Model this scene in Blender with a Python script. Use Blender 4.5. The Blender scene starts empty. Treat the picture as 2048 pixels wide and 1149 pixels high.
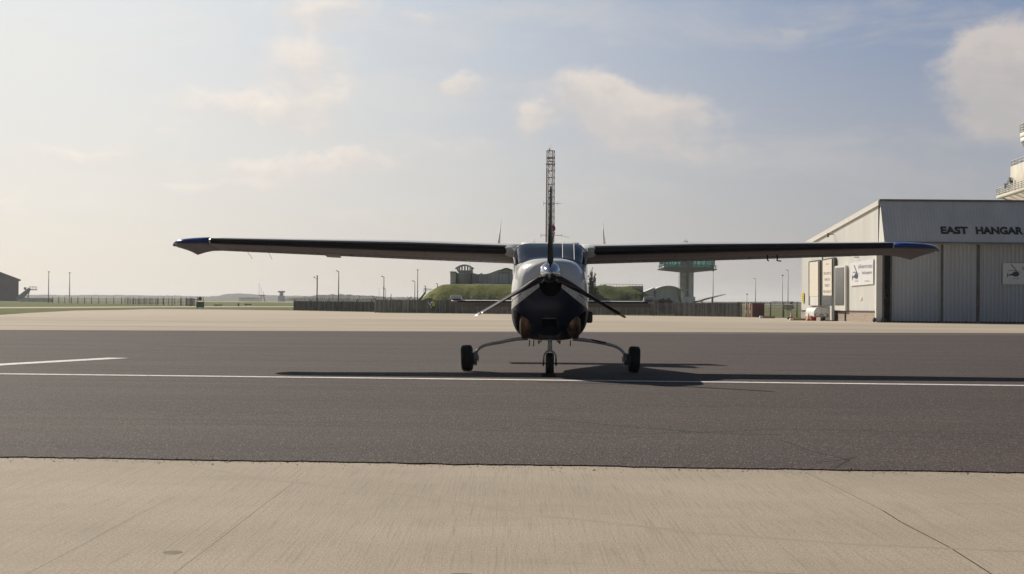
import bpy, bmesh, math, random
from mathutils import Vector, Matrix, noise
from mathutils.bvhtree import BVHTree
random.seed(11)
R = math.radians
scene = bpy.context.scene
col = scene.collection

# ------------------------------------------------------------------ camera
F = 3700.0; HC = 1.05; CX, CY = 1024.0, 574.5
TH = math.atan(28.5 / F); PH = math.atan(0.0075)
c_f = Vector((0, math.cos(TH), math.sin(TH)))
c_u0 = Vector((0, -math.sin(TH), math.cos(TH)))
c_r = Vector((1, 0, 0)) * math.cos(PH) + c_u0 * math.sin(PH)
c_u = Vector((1, 0, 0)) * -math.sin(PH) + c_u0 * math.cos(PH)
CO = Vector((0, 0, HC))
cam = bpy.data.cameras.new("camera")
cam.sensor_width = 36; cam.lens = F * 36 / 2048; cam.clip_start = .1; cam.clip_end = 60000
camo = bpy.data.objects.new("camera", cam); col.objects.link(camo)
m = Matrix((( c_r.x, c_u.x, -c_f.x, CO.x), (c_r.y, c_u.y, -c_f.y, CO.y), (c_r.z, c_u.z, -c_f.z, CO.z), (0, 0, 0, 1)))
camo.matrix_world = m
scene.camera = camo
scene.view_settings.view_transform = 'Standard'; scene.view_settings.look = 'None'
scene.view_settings.exposure = 0.12; scene.view_settings.gamma = 1

def zg(y):                                   # the airfield falls away gently beyond the apron edge
    if y < 66: return 0.0
    if y < 256: return -0.55 * (y - 66) / 190
    return -0.55
def ray(px, py): return (c_f * F + c_r * (px - CX) + c_u * (CY - py)).normalized()
def P(px, py, D):
    d = ray(px, py); return CO + d * (D / d.y)
def G(px, py, dz=0.0):
    d = ray(px, py); D = 60.0
    if d.z > -1e-5: d.z = -1e-5
    for _ in range(60): D = .5 * D + .5 * (-(HC - zg(D) - dz) / d.z * d.y)
    p = CO + d * (D / d.y); p.z = zg(p.y) + dz; return p
def GX(px, D):                               # ground point at distance D under picture column px
    p = P(px, 603, D); return Vector((p.x, D, zg(D)))

# ------------------------------------------------------------------ sky
SUN_DIR = Vector((-1.0, 1.185, 1.0)).normalized()       # towards the sun
SUN_EL = math.asin(SUN_DIR.z); SUN_AZ = math.atan2(SUN_DIR.x, SUN_DIR.y)
world = bpy.data.worlds.new("World"); scene.world = world; world.use_nodes = True
wt = world.node_tree; wt.nodes.clear()
class NT:
    def __init__(s, tree): s.t = tree
    def n(s, typ, **kw):
        x = s.t.nodes.new(typ)
        for k, v in kw.items(): setattr(x, k, v)
        return x
    def put(s, sock, v):
        if isinstance(v, bpy.types.NodeSocket): s.t.links.new(v, sock)
        elif v is not None: sock.default_value = v
    def m(s, op, a, b=None, c=None, clamp=False):
        x = s.n('ShaderNodeMath', operation=op, use_clamp=clamp)
        s.put(x.inputs[0], a)
        if b is not None: s.put(x.inputs[1], b)
        if c is not None: s.put(x.inputs[2], c)
        return x.outputs[0]
    def mr(s, v, a, b, c=0., d=1., smooth=True):
        x = s.n('ShaderNodeMapRange', interpolation_type='SMOOTHSTEP' if smooth else 'LINEAR')
        for i, q in enumerate((v, a, b, c, d)): s.put(x.inputs[i], q)
        return x.outputs[0]
    def mix(s, f, a, b, mode='MIX'):
        x = s.n('ShaderNodeMix', data_type='RGBA', blend_type=mode)
        s.put(x.inputs[0], f)
        for i, q in ((6, a), (7, b)):
            if isinstance(q, (tuple, list)): q = (*q[:3], 1)
            s.put(x.inputs[i], q)
        return x.outputs[2]
    def noise(s, vec, scale=1., detail=4., rough=.55, dist=0., dim='3D'):
        x = s.n('ShaderNodeTexNoise', noise_dimensions=dim)
        s.put(x.inputs['Vector'], vec); s.put(x.inputs['Scale'], scale)
        s.put(x.inputs['Detail'], detail); s.put(x.inputs['Roughness'], rough); s.put(x.inputs['Distortion'], dist)
        return x.outputs['Fac']
    def comb(s, x, y, z):
        c = s.n('ShaderNodeCombineXYZ')
        for i, q in enumerate((x, y, z)): s.put(c.inputs[i], q)
        return c.outputs[0]
    def sep(s, v):
        c = s.n('ShaderNodeSeparateXYZ'); s.put(c.inputs[0], v); return c.outputs
    def vm(s, op, a, b):
        x = s.n('ShaderNodeVectorMath', operation=op); s.put(x.inputs[0], a); s.put(x.inputs[1], b); return x.outputs[0]
def lin(r, g, b): return tuple(((c / 255 + .055) / 1.055) ** 2.4 if c > 10 else c / 255 / 12.92 for c in (r, g, b))

W = NT(wt)
SKY_STR = 0.10
def skc(r, g, b, k=1.0): return tuple(c * k / SKY_STR for c in lin(r, g, b))
sky = W.n('ShaderNodeTexSky', sky_type='NISHITA', sun_disc=False, sun_elevation=SUN_EL, sun_rotation=SUN_AZ,
          altitude=1500, air_density=1.0, dust_density=1.2, ozone_density=1.0)
tc = W.n('ShaderNodeTexCoord')
dx, dy, dz = W.sep(tc.outputs['Generated'])
az = W.m('ARCTAN2', dx, dy); el = W.m('ARCSINE', dz)
# warp for cloud outlines
ae = W.comb(az, W.m('MULTIPLY', el, 1.5), 0.0)
w1 = W.m('SUBTRACT', W.noise(ae, 22, 6, .6), .5)
w2 = W.m('SUBTRACT', W.noise(W.vm('ADD', ae, (7.1, 3.3, 0)), 22, 6, .6), .5)
azw = W.m('MULTIPLY_ADD', w1, .045, az); elw = W.m('MULTIPLY_ADD', w2, .032, el)
clear = W.mix(W.mr(az, -.27, .26), skc(222, 229, 235), W.mix(W.mr(el, .03, .17), skc(160, 165, 174), skc(120, 139, 171)))
clear = W.mix(.05, clear, sky.outputs[0])
deep = W.mix(1.0, sky.outputs[0], (.34, .34, .34), 'MULTIPLY')
far = W.mr(W.m('ABSOLUTE', az), .35, 1.0)
up = W.mr(el, .18, .42)
offv = W.m('MAXIMUM', far, up)
clear = W.mix(offv, clear, deep)
hz_t = W.mr(az, -.36, .34)
hazec = W.mix(hz_t, skc(233, 221, 202), skc(158, 155, 154))
hazef = W.m('EXPONENT', W.m('MULTIPLY', W.m('MAXIMUM', el, 0.0), W.mr(az, -.3, .3, -7.5, -15)))
hazef = W.m('MULTIPLY', hazef, W.mr(W.m('ABSOLUTE', az), .4, 1.4, 1., .30))
base = W.mix(W.m('MULTIPLY', hazef, .97), clear, hazec)
# wispy veil
veil = W.mr(W.noise(W.comb(W.m('MULTIPLY', az, 1.0), W.m('MULTIPLY', el, 3.2), .3), 9, 7, .62, .4), .46, .70)
vs = W.mix(hz_t, skc(232, 229, 222), skc(178, 176, 176))
base = W.mix(W.m('MULTIPLY', W.m('MULTIPLY', veil, .42), W.m('SUBTRACT', 1., W.m('MULTIPLY', offv, .8))), base, vs)
def pxe(px, py):
    d = ray(px, py); return math.atan2(d.x, d.y), math.asin(d.z)
blobs = [(1180, 180, 95, 52, 1.0), (1270, 200, 110, 62, .95), (1350, 240, 110, 50, .5), (1990, 130, 95, 75, 1.2), (2075, 110, 130, 105, 1.35), (2060, 215, 150, 70, .8), (925, 158, 52, 30, .9),
         (1062, 228, 36, 32, .85), (610, 112, 100, 55, .85), (640, 12, 115, 42, .8), (480, 205, 150, 40, .7), (640, 210, 120, 70, .5),
         (690, 325, 125, 30, .85), (560, 340, 170, 32, .8), (430, 372, 130, 22, .6), (1605, 66, 30, 27, .6), (850, 42, 55, 24, .55), (150, 310, 125, 26, .6), (920, 290, 130, 34, .45),
         (1330, 290, 220, 22, .3), (1480, 315, 170, 18, .35), (740, 430, 150, 26, .35), (60, 400, 160, 40, .4), (280, 260, 180, 60, .3), (1560, 350, 160, 14, .25), (1880, 340, 140, 14, .3)]
tot = totv = None
for (bx, by, rx, ry, a) in blobs:
    a0, e0 = pxe(bx, by)
    u = W.m('MULTIPLY', W.m('SUBTRACT', azw, a0), F / rx); v = W.m('MULTIPLY', W.m('SUBTRACT', elw, e0), F / ry)
    # flat soft bottoms, crisp tops
    v = W.m('MAXIMUM', W.m('MULTIPLY', v, 1.45), W.m('MULTIPLY', v, .78))
    g = W.m('EXPONENT', W.m('MULTIPLY', W.m('ADD', W.m('MULTIPLY', u, u), W.m('MULTIPLY', v, v)), -1.0))
    g = W.m('MULTIPLY', g, a)
    tot = g if tot is None else W.m('ADD', tot, g)
    gv = W.m('MULTIPLY', g, v); totv = gv if totv is None else W.m('ADD', totv, gv)
n3 = W.noise(ae, 48, 8, .62, .3)
dens = W.m('MULTIPLY_ADD', W.m('SUBTRACT', n3, .5), .75, tot)
cl = W.mr(dens, W.mr(az, -.2, .25, .14, .24), W.mr(az, -.2, .25, .95, .98))
ccol = W.mix(hz_t, skc(243, 234, 223), skc(196, 188, 182))
lit = W.mr(W.m('ADD', W.m('DIVIDE', totv, W.m('ADD', tot, .05)), W.m('MULTIPLY', W.m('SUBTRACT', n3, .5), 2.2)), -.7, .7)
ccol = W.mix(lit, W.mix(1.0, ccol, (.86, .88, .92), 'MULTIPLY'), W.mix(1.0, ccol, (1.08, 1.06, 1.04), 'MULTIPLY'))
fade = W.mr(el, .0, .10, .45, 1.0)
base = W.mix(W.m('MULTIPLY', W.m('MULTIPLY', cl, .80), fade), base, ccol)
bg = W.n('ShaderNodeBackground'); W.put(bg.inputs[0], base); bg.inputs[1].default_value = SKY_STR
wo = W.n('ShaderNodeOutputWorld'); wt.links.new(bg.outputs[0], wo.inputs[0])
# ------------------------------------------------------------------ sun
sl = bpy.data.lights.new("sun", 'SUN'); sl.energy = 5.0; sl.angle = R(.5); sl.color = (1, .91, .78)
so = bpy.data.objects.new("sun", sl); col.objects.link(so)
so.rotation_euler = (-SUN_DIR).to_track_quat('-Z', 'Y').to_euler(); so.location = (0, 0, 60)

# ------------------------------------------------------------------ materials
def pmat(name, color, rough=.6, metal=0., var=.12, vscale=3., bump=0., bscale=40., spec=.5, coat=0., emit=None, stretch=None):
    mt = bpy.data.materials.new(name); mt.use_nodes = True
    N = NT(mt.node_tree); b = mt.node_tree.nodes['Principled BSDF']
    t = N.n('ShaderNodeTexCoord').outputs['Object']
    if stretch: t = N.vm('MULTIPLY', t, stretch)
    f = N.mr(N.noise(t, vscale, 5, .6), .3, .7)
    N.put(b.inputs['Base Color'], N.mix(f, tuple(c * (1 - var) for c in color), tuple(min(1, c * (1 + var)) for c in color)))
    b.inputs['Roughness'].default_value = rough; b.inputs['Metallic'].default_value = metal
    b.inputs['Specular IOR Level'].default_value = spec
    b.inputs['Coat Weight'].default_value = coat; b.inputs['Coat Roughness'].default_value = .08
    if bump:
        bn = N.n('ShaderNodeBump'); bn.inputs['Strength'].default_value = bump; bn.inputs['Distance'].default_value = .01
        N.put(bn.inputs['Height'], N.noise(t, bscale, 4, .6)); N.put(b.inputs['Normal'], bn.outputs[0])
    return mt
M = {}
M['white'] = pmat('aircraft_white', (.74, .74, .73), .22, var=.04, vscale=1.5, coat=.5)
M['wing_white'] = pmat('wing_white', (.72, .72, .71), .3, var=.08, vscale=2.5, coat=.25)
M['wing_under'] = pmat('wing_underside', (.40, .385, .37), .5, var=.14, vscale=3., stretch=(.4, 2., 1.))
M['blue'] = pmat('aircraft_blue', (.012, .05, .22), .2, var=.1, coat=.5)
M['boot'] = pmat('deice_rubber', (.012, .012, .014), .42, var=.35, vscale=4, bump=.1)
M['rubber'] = pmat('tyre_rubber', (.014, .014, .014), .75, var=.3, bump=.3, bscale=60)
M['blackm'] = pmat('black_metal', (.012, .012, .013), .35, metal=.2, var=.3)
M['blade'] = pmat('blade_black', (.02, .02, .021), .28, metal=.3, var=.3, vscale=8)
M['void'] = pmat('dark_opening', (.004, .004, .005), .9, spec=.1)
M['chrome'] = pmat('chrome', (.78, .79, .8), .07, metal=1., var=.03)
M['steel'] = pmat('brushed_steel', (.45, .45, .45), .35, metal=.85, var=.12)
M['gearw'] = pmat('gear_paint', (.50, .50, .48), .35, var=.15, vscale=6)
M['cheekrefl'] = pmat('cheek_ground_reflection', (.21, .135, .088), .38, metal=.75, var=.5, vscale=9)  # brown base colour stands for the ground mirrored in shiny aluminium
M['greyal'] = pmat('grey_aluminium', (.25, .25, .25), .45, metal=.5, var=.3, vscale=9)
M['glass'] = pmat('aircraft_glass', (.012, .016, .022), .04, var=.1, coat=0., spec=.9)
M['pglass'] = pmat('panel_glass', (.05, .055, .06), .12, var=.1, spec=.8)
M['yellow'] = pmat('yellow_paint', (.55, .42, .08), .5)
M['offwhite'] = pmat('tip_white', (.6, .6, .57), .4)
M['redlens'] = pmat('red_lens', (.55, .01, .03), .15, coat=.6)
M['navlens'] = pmat('nav_lens', (.06, .05, .05), .1, coat=.6)
M['antenna'] = pmat('antenna_white', (.6, .6, .58), .45)
M['galv'] = pmat('galvanised', (.22, .22, .215), .55, metal=.3, var=.15)
M['dkpole'] = pmat('dark_pole', (.07, .068, .06), .7, var=.2)
M['mast'] = pmat('mast_steel', (.27, .225, .205), .6, metal=.3, var=.2)
M['fence'] = pmat('palisade_grey', (.12, .12, .125), .65, metal=.2, var=.3, vscale=1.2)
M['fencel'] = pmat('mesh_fence', (.26, .26, .235), .7, var=.2)
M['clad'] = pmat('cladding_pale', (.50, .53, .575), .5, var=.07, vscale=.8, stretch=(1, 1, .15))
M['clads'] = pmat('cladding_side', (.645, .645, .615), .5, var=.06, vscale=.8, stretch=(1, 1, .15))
M['trimw'] = pmat('trim_white', (.66, .65, .61), .5, var=.05)
M['dktrim'] = pmat('dark_trim', (.10, .10, .095), .5, var=.1)
M['framed'] = pmat('frame_dark', (.05, .046, .04), .5, var=.1)
M['letter'] = pmat('letter_black', (.008, .009, .012), .5)
M['sign'] = pmat('sign_white', (.70, .70, .72), .45, var=.03)
M['ink'] = pmat('sign_ink', (.05, .06, .10), .6)
M['inkl'] = pmat('sign_ink_pale', (.22, .24, .28), .6)
M['helib'] = pmat('sign_blue', (.02, .035, .09), .5)
M['yellowsign'] = pmat('yellow_sign', (.72, .60, .10), .5)
M['brown'] = pmat('sign_brown', (.25, .18, .05), .5)
M['winglass'] = pmat('window_glass', (.10, .105, .105), .15, spec=.8)
M['blind'] = pmat('blind_cream', (.66, .62, .53), .8, var=.03)
M['conc'] = pmat('concrete_grey', (.34, .32, .29), .85, var=.15, vscale=.7, bump=.2)
M['palel'] = pmat('worn_pale', (.19, .19, .18), .7, var=.15)
M['concd'] = pmat('concrete_weathered', (.56, .56, .585), .85, var=.22, vscale=.35, stretch=(1, 1, .35))
M['concp'] = pmat('concrete_pale', (.47, .45, .39), .85, var=.12, vscale=.5)
M['red'] = pmat('red_paint', (.42, .03, .02), .5, var=.1)
M['redd'] = pmat('red_dark', (.10, .026, .03), .6, var=.2, vscale=2)
M['pink'] = pmat('faded_red', (.45, .20, .17), .6, var=.1)
M['greenp'] = pmat('green_panel', (.06, .13, .09), .6, var=.2)
M['teal'] = pmat('teal_glass', (.10, .34, .31), .15, var=.2, vscale=.6, spec=.8)
M['tealp'] = pmat('teal_panel', (.06, .13, .13), .4, var=.15)
M['orange'] = pmat('cone_red', (.62, .06, .02), .5)
M['tan'] = pmat('tan_block', (.34, .24, .15), .8)
M['darkhang'] = pmat('dark_cladding', (.075, .08, .085), .6, var=.15, vscale=.2)
M['steelb'] = pmat('stair_steel', (.30, .33, .38), .5, metal=.3)
M['hivis'] = pmat('hivis', (.30, .46, .05), .7, var=.25, vscale=8)
M['trouser'] = pmat('trouser', (.015, .018, .016), .85)
M['skin'] = pmat('skin', (.16, .085, .05), .6)
M['hair'] = pmat('cap_dark', (.06, .07, .03), .8)
M['bark'] = pmat('bark', (.06, .05, .04), .9, var=.3)
M['plate'] = pmat('dark_plate', (.01, .01, .01), .6)

def brick_mat():
    mt = bpy.data.materials.new('brick_plinth'); mt.use_nodes = True; N = NT(mt.node_tree); b = mt.node_tree.nodes['Principled BSDF']
    t = N.n('ShaderNodeTexCoord').outputs['Object']; x, y, z = N.sep(t)
    br = N.n('ShaderNodeTexBrick'); N.put(br.inputs['Vector'], N.comb(N.m('ADD', x, y), z, 0.))
    br.inputs['Color1'].default_value = (.40, .33, .26, 1); br.inputs['Color2'].default_value = (.33, .27, .21, 1); br.inputs['Mortar'].default_value = (.24, .2, .17, 1)
    br.inputs['Scale'].default_value = 1; br.inputs['Brick Width'].default_value = .45; br.inputs['Row Height'].default_value = .11; br.inputs['Mortar Size'].default_value = .012
    N.put(b.inputs['Base Color'], br.outputs[0]); b.inputs['Roughness'].default_value = .9
    return mt
M['brick'] = brick_mat()

def paint_mat():                             # white body, blue lower cowling with pinstripe, all in the aircraft's own coordinates
    mt = bpy.data.materials.new('fuselage_paint'); mt.use_nodes = True; N = NT(mt.node_tree); b = mt.node_tree.nodes['Principled BSDF']
    t = N.n('ShaderNodeTexCoord').outputs['Object']; x, y, z = N.sep(t)
    ax = N.m('ABSOLUTE', x)
    line = N.m('MULTIPLY_ADD', ax, -.78, 1.36)
    d = N.m('SUBTRACT', line, z)
    blue = N.m('MULTIPLY', N.mr(d, -.002, .002), N.m('LESS_THAN', y, 1.42))
    s2 = N.m('MULTIPLY', N.m('LESS_THAN', N.m('ABSOLUTE', N.m('ADD', d, .105)), .009), N.m('GREATER_THAN', ax, .40))
    wv = N.mix(N.mr(N.noise(t, 2.2, 4), .3, .7), (.70, .70, .69), (.76, .76, .75))
    c = N.mix(blue, wv, (.003, .009, .034)); c = N.mix(N.m('MULTIPLY', s2, N.m('LESS_THAN', y, 3.)), c, (.22, .12, .08))
    gr = N.m('MULTIPLY', N.mr(N.noise(N.vm('MULTIPLY', t, (2., .6, 1.)), 5., 6, .7), .48, .7), N.mr(z, 1.25, .55))
    c = N.mix(N.m('MULTIPLY', gr, .55), c, (.045, .035, .028))
    # panel seams and rivets
    riv = N.m('MULTIPLY', N.m('LESS_THAN', N.m('ABSOLUTE', N.m('ADD', d, .03)), .006), N.m('LESS_THAN', N.m('FRACT', N.m('MULTIPLY', ax, 16.)), .14))
    c = N.mix(riv, c, (.12, .12, .12))
    seam = N.m('LESS_THAN', N.m('ABSOLUTE', N.m('SUBTRACT', y, 1.44)), .006)
    c = N.mix(N.m('MULTIPLY', seam, .8), c, (.08, .08, .08))
    N.put(b.inputs['Base Color'], c); N.put(b.inputs['Roughness'], N.m('MULTIPLY_ADD', blue, .2, .2)); N.put(b.inputs['Coat Weight'], N.m('MULTIPLY_ADD', blue, -.6, .6)); b.inputs['Coat Roughness'].default_value = .06
    return mt
M['paint'] = paint_mat()

def asphalt_mat():
    mt = bpy.data.materials.new('asphalt'); mt.use_nodes = True; N = NT(mt.node_tree); b = mt.node_tree.nodes['Principled BSDF']
    t = N.n('ShaderNodeTexCoord').outputs['Object']
    x, y, z = N.sep(t)
    yr = N.m('MULTIPLY_ADD', x, .1, y)
    big = N.mr(N.noise(N.comb(N.m('MULTIPLY', x, .35), yr, 0.), .45, 6, .65), .3, .7)
    mid = N.mr(N.noise(t, 3., 5, .7), .3, .7)
    sc3 = N.vm('MULTIPLY', t, (1., .22, 1.)); grn = N.noise(sc3, 75., 3, .75)
    c = N.mix(big, (.037, .024, .0235), (.069, .046, .0435))
    c = N.mix(N.m('MULTIPLY', mid, .30), c, (.046, .046, .042))
    pt_ = N.mr(N.noise(N.comb(N.m('MULTIPLY', x, .5), yr, 11.), .9, 5, .6, .5), .52, .66)
    c = N.mix(N.m('MULTIPLY', pt_, .45), c, (.040, .041, .036))
    streak = N.mr(N.noise(N.comb(N.m('MULTIPLY', x, .04), N.m('MULTIPLY', yr, 1.6), 2.), 1.6, 7, .75), .50, .60)
    c = N.mix(N.m('MULTIPLY', streak, .6), c, (.028, .021, .020))
    sk2 = N.mr(N.noise(N.comb(N.m('MULTIPLY', x, .03), N.m('MULTIPLY', yr, 1.), 7.), 1.1, 6, .7), .52, .64)
    c = N.mix(N.m('MULTIPLY', sk2, .45), c, (.090, .070, .064))
    v = N.n('ShaderNodeTexVoronoi'); N.put(v.inputs['Vector'], sc3); v.inputs['Scale'].default_value = 85.
    vr = N.sep(v.outputs['Color'])[0]
    chip = N.m('MULTIPLY', N.m('GREATER_THAN', vr, .88), N.m('LESS_THAN', v.outputs['Distance'], .42))
    c = N.mix(N.m('MULTIPLY', N.mr(grn, .44, .60), .75), c, (.112, .090, .084))
    c = N.mix(N.m('MULTIPLY', chip, .7), c, (.24, .21, .195))
    hole = N.m('MULTIPLY', N.m('LESS_THAN', vr, .22), N.m('LESS_THAN', v.outputs['Distance'], .5))
    c = N.mix(N.m('MULTIPLY', hole, .9), c, (.022, .02, .02))
    # cracks
    cr = N.noise(N.comb(N.m('MULTIPLY', x, .35), N.m('MULTIPLY', yr, 1.), 5.), .7, 5, .6, .6)
    ck = N.m('LESS_THAN', N.m('ABSOLUTE', N.m('SUBTRACT', cr, .5)), .0022)
    ck = N.m('MULTIPLY', ck, N.m('GREATER_THAN', N.noise(t, .3, 2), .52))
    c = N.mix(N.m('MULTIPLY', ck, .8), c, (.012, .011, .011))
    N.put(b.inputs['Base Color'], c); b.inputs['Roughness'].default_value = .85; b.inputs['Specular IOR Level'].default_value = .22
    bn = N.n('ShaderNodeBump'); bn.inputs['Strength'].default_value = .7; bn.inputs['Distance'].default_value = .006
    N.put(bn.inputs['Height'], N.m('ADD', grn, N.m('MULTIPLY', v.outputs['Distance'], .6))); N.put(b.inputs['Normal'], bn.outputs[0])
    return mt
M['asphalt'] = asphalt_mat()

def concrete_mat(name, near):
    mt = bpy.data.materials.new(name); mt.use_nodes = True; N = NT(mt.node_tree); b = mt.node_tree.nodes['Principled BSDF']
    t = N.n('ShaderNodeTexCoord').outputs['Object']
    x, y, z = N.sep(t)
    big = N.mr(N.noise(t, .55 if near else .05, 6, .6), .3, .7)
    c = N.mix(big, (.375, .320, .248), (.46, .397, .316))
    if near:
        st = N.noise(N.comb(N.m('MULTIPLY', x, 75.), N.m('MULTIPLY', y, 1.1), 0.), 1., 5, .7)      # broom marks run away from the camera
        c = N.mix(N.m('MULTIPLY', N.mr(st, .5, .72), .55), c, (.19, .155, .115))
        c = N.mix(N.m('MULTIPLY', N.mr(st, .5, .28), .40), c, (.48, .42, .34))
        st2 = N.noise(N.comb(N.m('MULTIPLY', x, 8.), N.m('MULTIPLY', y, .5), 3.), 1., 5, .7)
        c = N.mix(N.m('MULTIPLY', N.mr(st2, .55, .72), .22), c, (.24, .20, .16))
        sp = N.noise(N.vm('MULTIPLY', t, (1., .25, 1.)), 120., 3, .75)
        c = N.mix(N.m('MULTIPLY', N.mr(sp, .38, .62), .5), c, (.21, .17, .13))
        mm = N.mr(N.noise(N.comb(N.m('MULTIPLY', x, .5), N.m('MULTIPLY', y, 1.6), 8.), 1.1, 6, .7), .55, .72)
        c = N.mix(N.m('MULTIPLY', mm, .28), c, (.24, .20, .155))
        v = N.n('ShaderNodeTexVoronoi'); N.put(v.inputs['Vector'], t); v.inputs['Scale'].default_value = 9.
        pit = N.m('MULTIPLY', N.m('LESS_THAN', v.outputs['Distance'], .055), N.m('GREATER_THAN', N.sep(v.outputs['Color'])[0], .55))
        c = N.mix(N.m('MULTIPLY', pit, .7), c, (.09, .07, .055))
        bn = N.n('ShaderNodeBump'); bn.inputs['Strength'].default_value = .45; bn.inputs['Distance'].default_value = .003
        N.put(bn.inputs['Height'], N.m('ADD', st, sp)); N.put(b.inputs['Normal'], bn.outputs[0])
    else:
        st = N.noise(N.comb(N.m('MULTIPLY', x, .02), N.m('MULTIPLY', y, .22), 0.), 1., 7, .7)
        c = N.mix(N.m('MULTIPLY', N.mr(st, .5, .68), .5), c, (.245, .205, .165))
        c = N.mix(N.m('MULTIPLY', N.mr(st, .48, .3), .5), c, (.45, .40, .325))
        sl = N.noise(N.comb(N.m('MULTIPLY', x, .2), N.m('MULTIPLY', y, .9), 4.), 1., 5, .7)
        c = N.mix(N.m('MULTIPLY', N.mr(sl, .5, .7), .2), c, (.24, .2, .16))
        c = N.mix(N.m('MULTIPLY', N.mr(N.m('MULTIPLY_ADD', x, -.12, y), 112., 124.), .38), c, (.56, .48, .385))
    N.put(b.inputs['Base Color'], c); b.inputs['Roughness'].default_value = .88; b.inputs['Specular IOR Level'].default_value = .3
    return mt
M['concn'] = concrete_mat('concrete_slab', True)
M['concf'] = concrete_mat('concrete_apron', False)

def grass_mat(name, a, b_, c_, sc=1.):
    mt = bpy.data.materials.new(name); mt.use_nodes = True; N = NT(mt.node_tree); b = mt.node_tree.nodes['Principled BSDF']
    t = N.n('ShaderNodeTexCoord').outputs['Object']
    f1 = N.mr(N.noise(t, .12 * sc, 6, .65), .32, .68); f2 = N.mr(N.noise(t, 1.2 * sc, 6, .7), .35, .68); f3 = N.mr(N.noise(t, .35 * sc, 5, .7, .5), .55, .7)
    c = N.mix(f1, a, b_); c = N.mix(N.m('MULTIPLY', f3, .6), c, c_); c = N.mix(N.m('MULTIPLY', f2, .6), c, tuple(q * .4 for q in a))
    N.put(b.inputs['Base Color'], c); b.inputs['Roughness'].default_value = .95; b.inputs['Specular IOR Level'].default_value = .15
    bn = N.n('ShaderNodeBump'); bn.inputs['Strength'].default_value = .8; bn.inputs['Distance'].default_value = .15
    N.put(bn.inputs['Height'], N.noise(t, 3. * sc, 6, .7)); N.put(b.inputs['Normal'], bn.outputs[0])
    return mt
M['grass'] = grass_mat('airfield_grass', (.095, .125, .022), (.15, .165, .04), (.18, .155, .06), .25)
M['bank'] = grass_mat('bank_grass', (.125, .155, .03), (.20, .215, .05), (.22, .17, .075))
M['bankd'] = grass_mat('bank_grass_dry', (.085, .115, .03), (.15, .17, .05), (.30, .22, .09))
M['hill'] = grass_mat('hill_woods', (.045, .06, .03), (.06, .075, .035), (.08, .08, .045), .02)
def leaf_mat(name, a, b_):
    mt = bpy.data.materials.new(name); mt.use_nodes = True; N = NT(mt.node_tree); b = mt.node_tree.nodes['Principled BSDF']
    t = N.n('ShaderNodeTexCoord').outputs['Object']
    N.put(b.inputs['Base Color'], N.mix(N.mr(N.noise(t, 2., 3), .35, .65), a, b_)); b.inputs['Roughness'].default_value = .8; b.inputs['Specular IOR Level'].default_value = .2
    return mt
M['leafd'] = leaf_mat('leaf_dark', (.018, .026, .014), (.035, .042, .02))
M['leafg'] = leaf_mat('leaf_grey', (.06, .062, .045), (.085, .085, .06))

def teal_mat():
    mt = bpy.data.materials.new('teal_glass'); mt.use_nodes = True; nt = mt.node_tree; b = nt.nodes['Principled BSDF']
    b.inputs['Base Color'].default_value = (.10, .38, .35, 1); b.inputs['Roughness'].default_value = .08
    tr = nt.nodes.new('ShaderNodeBsdfTransparent'); tr.inputs[0].default_value = (.42, .80, .74, 1)
    mx = nt.nodes.new('ShaderNodeMixShader'); mx.inputs[0].default_value = .35
    nt.links.new(tr.outputs[0], mx.inputs[1]); nt.links.new(b.outputs[0], mx.inputs[2]); nt.links.new(mx.outputs[0], nt.nodes['Material Output'].inputs[0])
    return mt
M['teal'] = teal_mat()
def line_mat():
    mt = bpy.data.materials.new('road_paint'); mt.use_nodes = True; N = NT(mt.node_tree); b = mt.node_tree.nodes['Principled BSDF']
    t = N.n('ShaderNodeTexCoord').outputs['Object']
    w = N.mr(N.noise(t, 9., 7, .75), .50, .62)
    c = N.mix(N.mr(N.noise(t, 1.2, 4), .3, .7), (.66, .64, .62), (.78, .76, .74)); c = N.mix(N.m('MULTIPLY', w, .6), c, (.14, .125, .12))
    N.put(b.inputs['Base Color'], c); b.inputs['Roughness'].default_value = .7
    return mt
M['line'] = line_mat()
M['mark'] = pmat('faint_mark', (.33, .27, .20), .9, var=.06, vscale=5)
M['crack'] = pmat('crack', (.016, .013, .013), .95, var=.3, vscale=4)
M['joint'] = pmat('joint_dark', (.15, .12, .10), .95, var=.3, vscale=4)
M['stain'] = pmat('stain', (.20, .165, .11), .9, var=.2, vscale=9)

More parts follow.
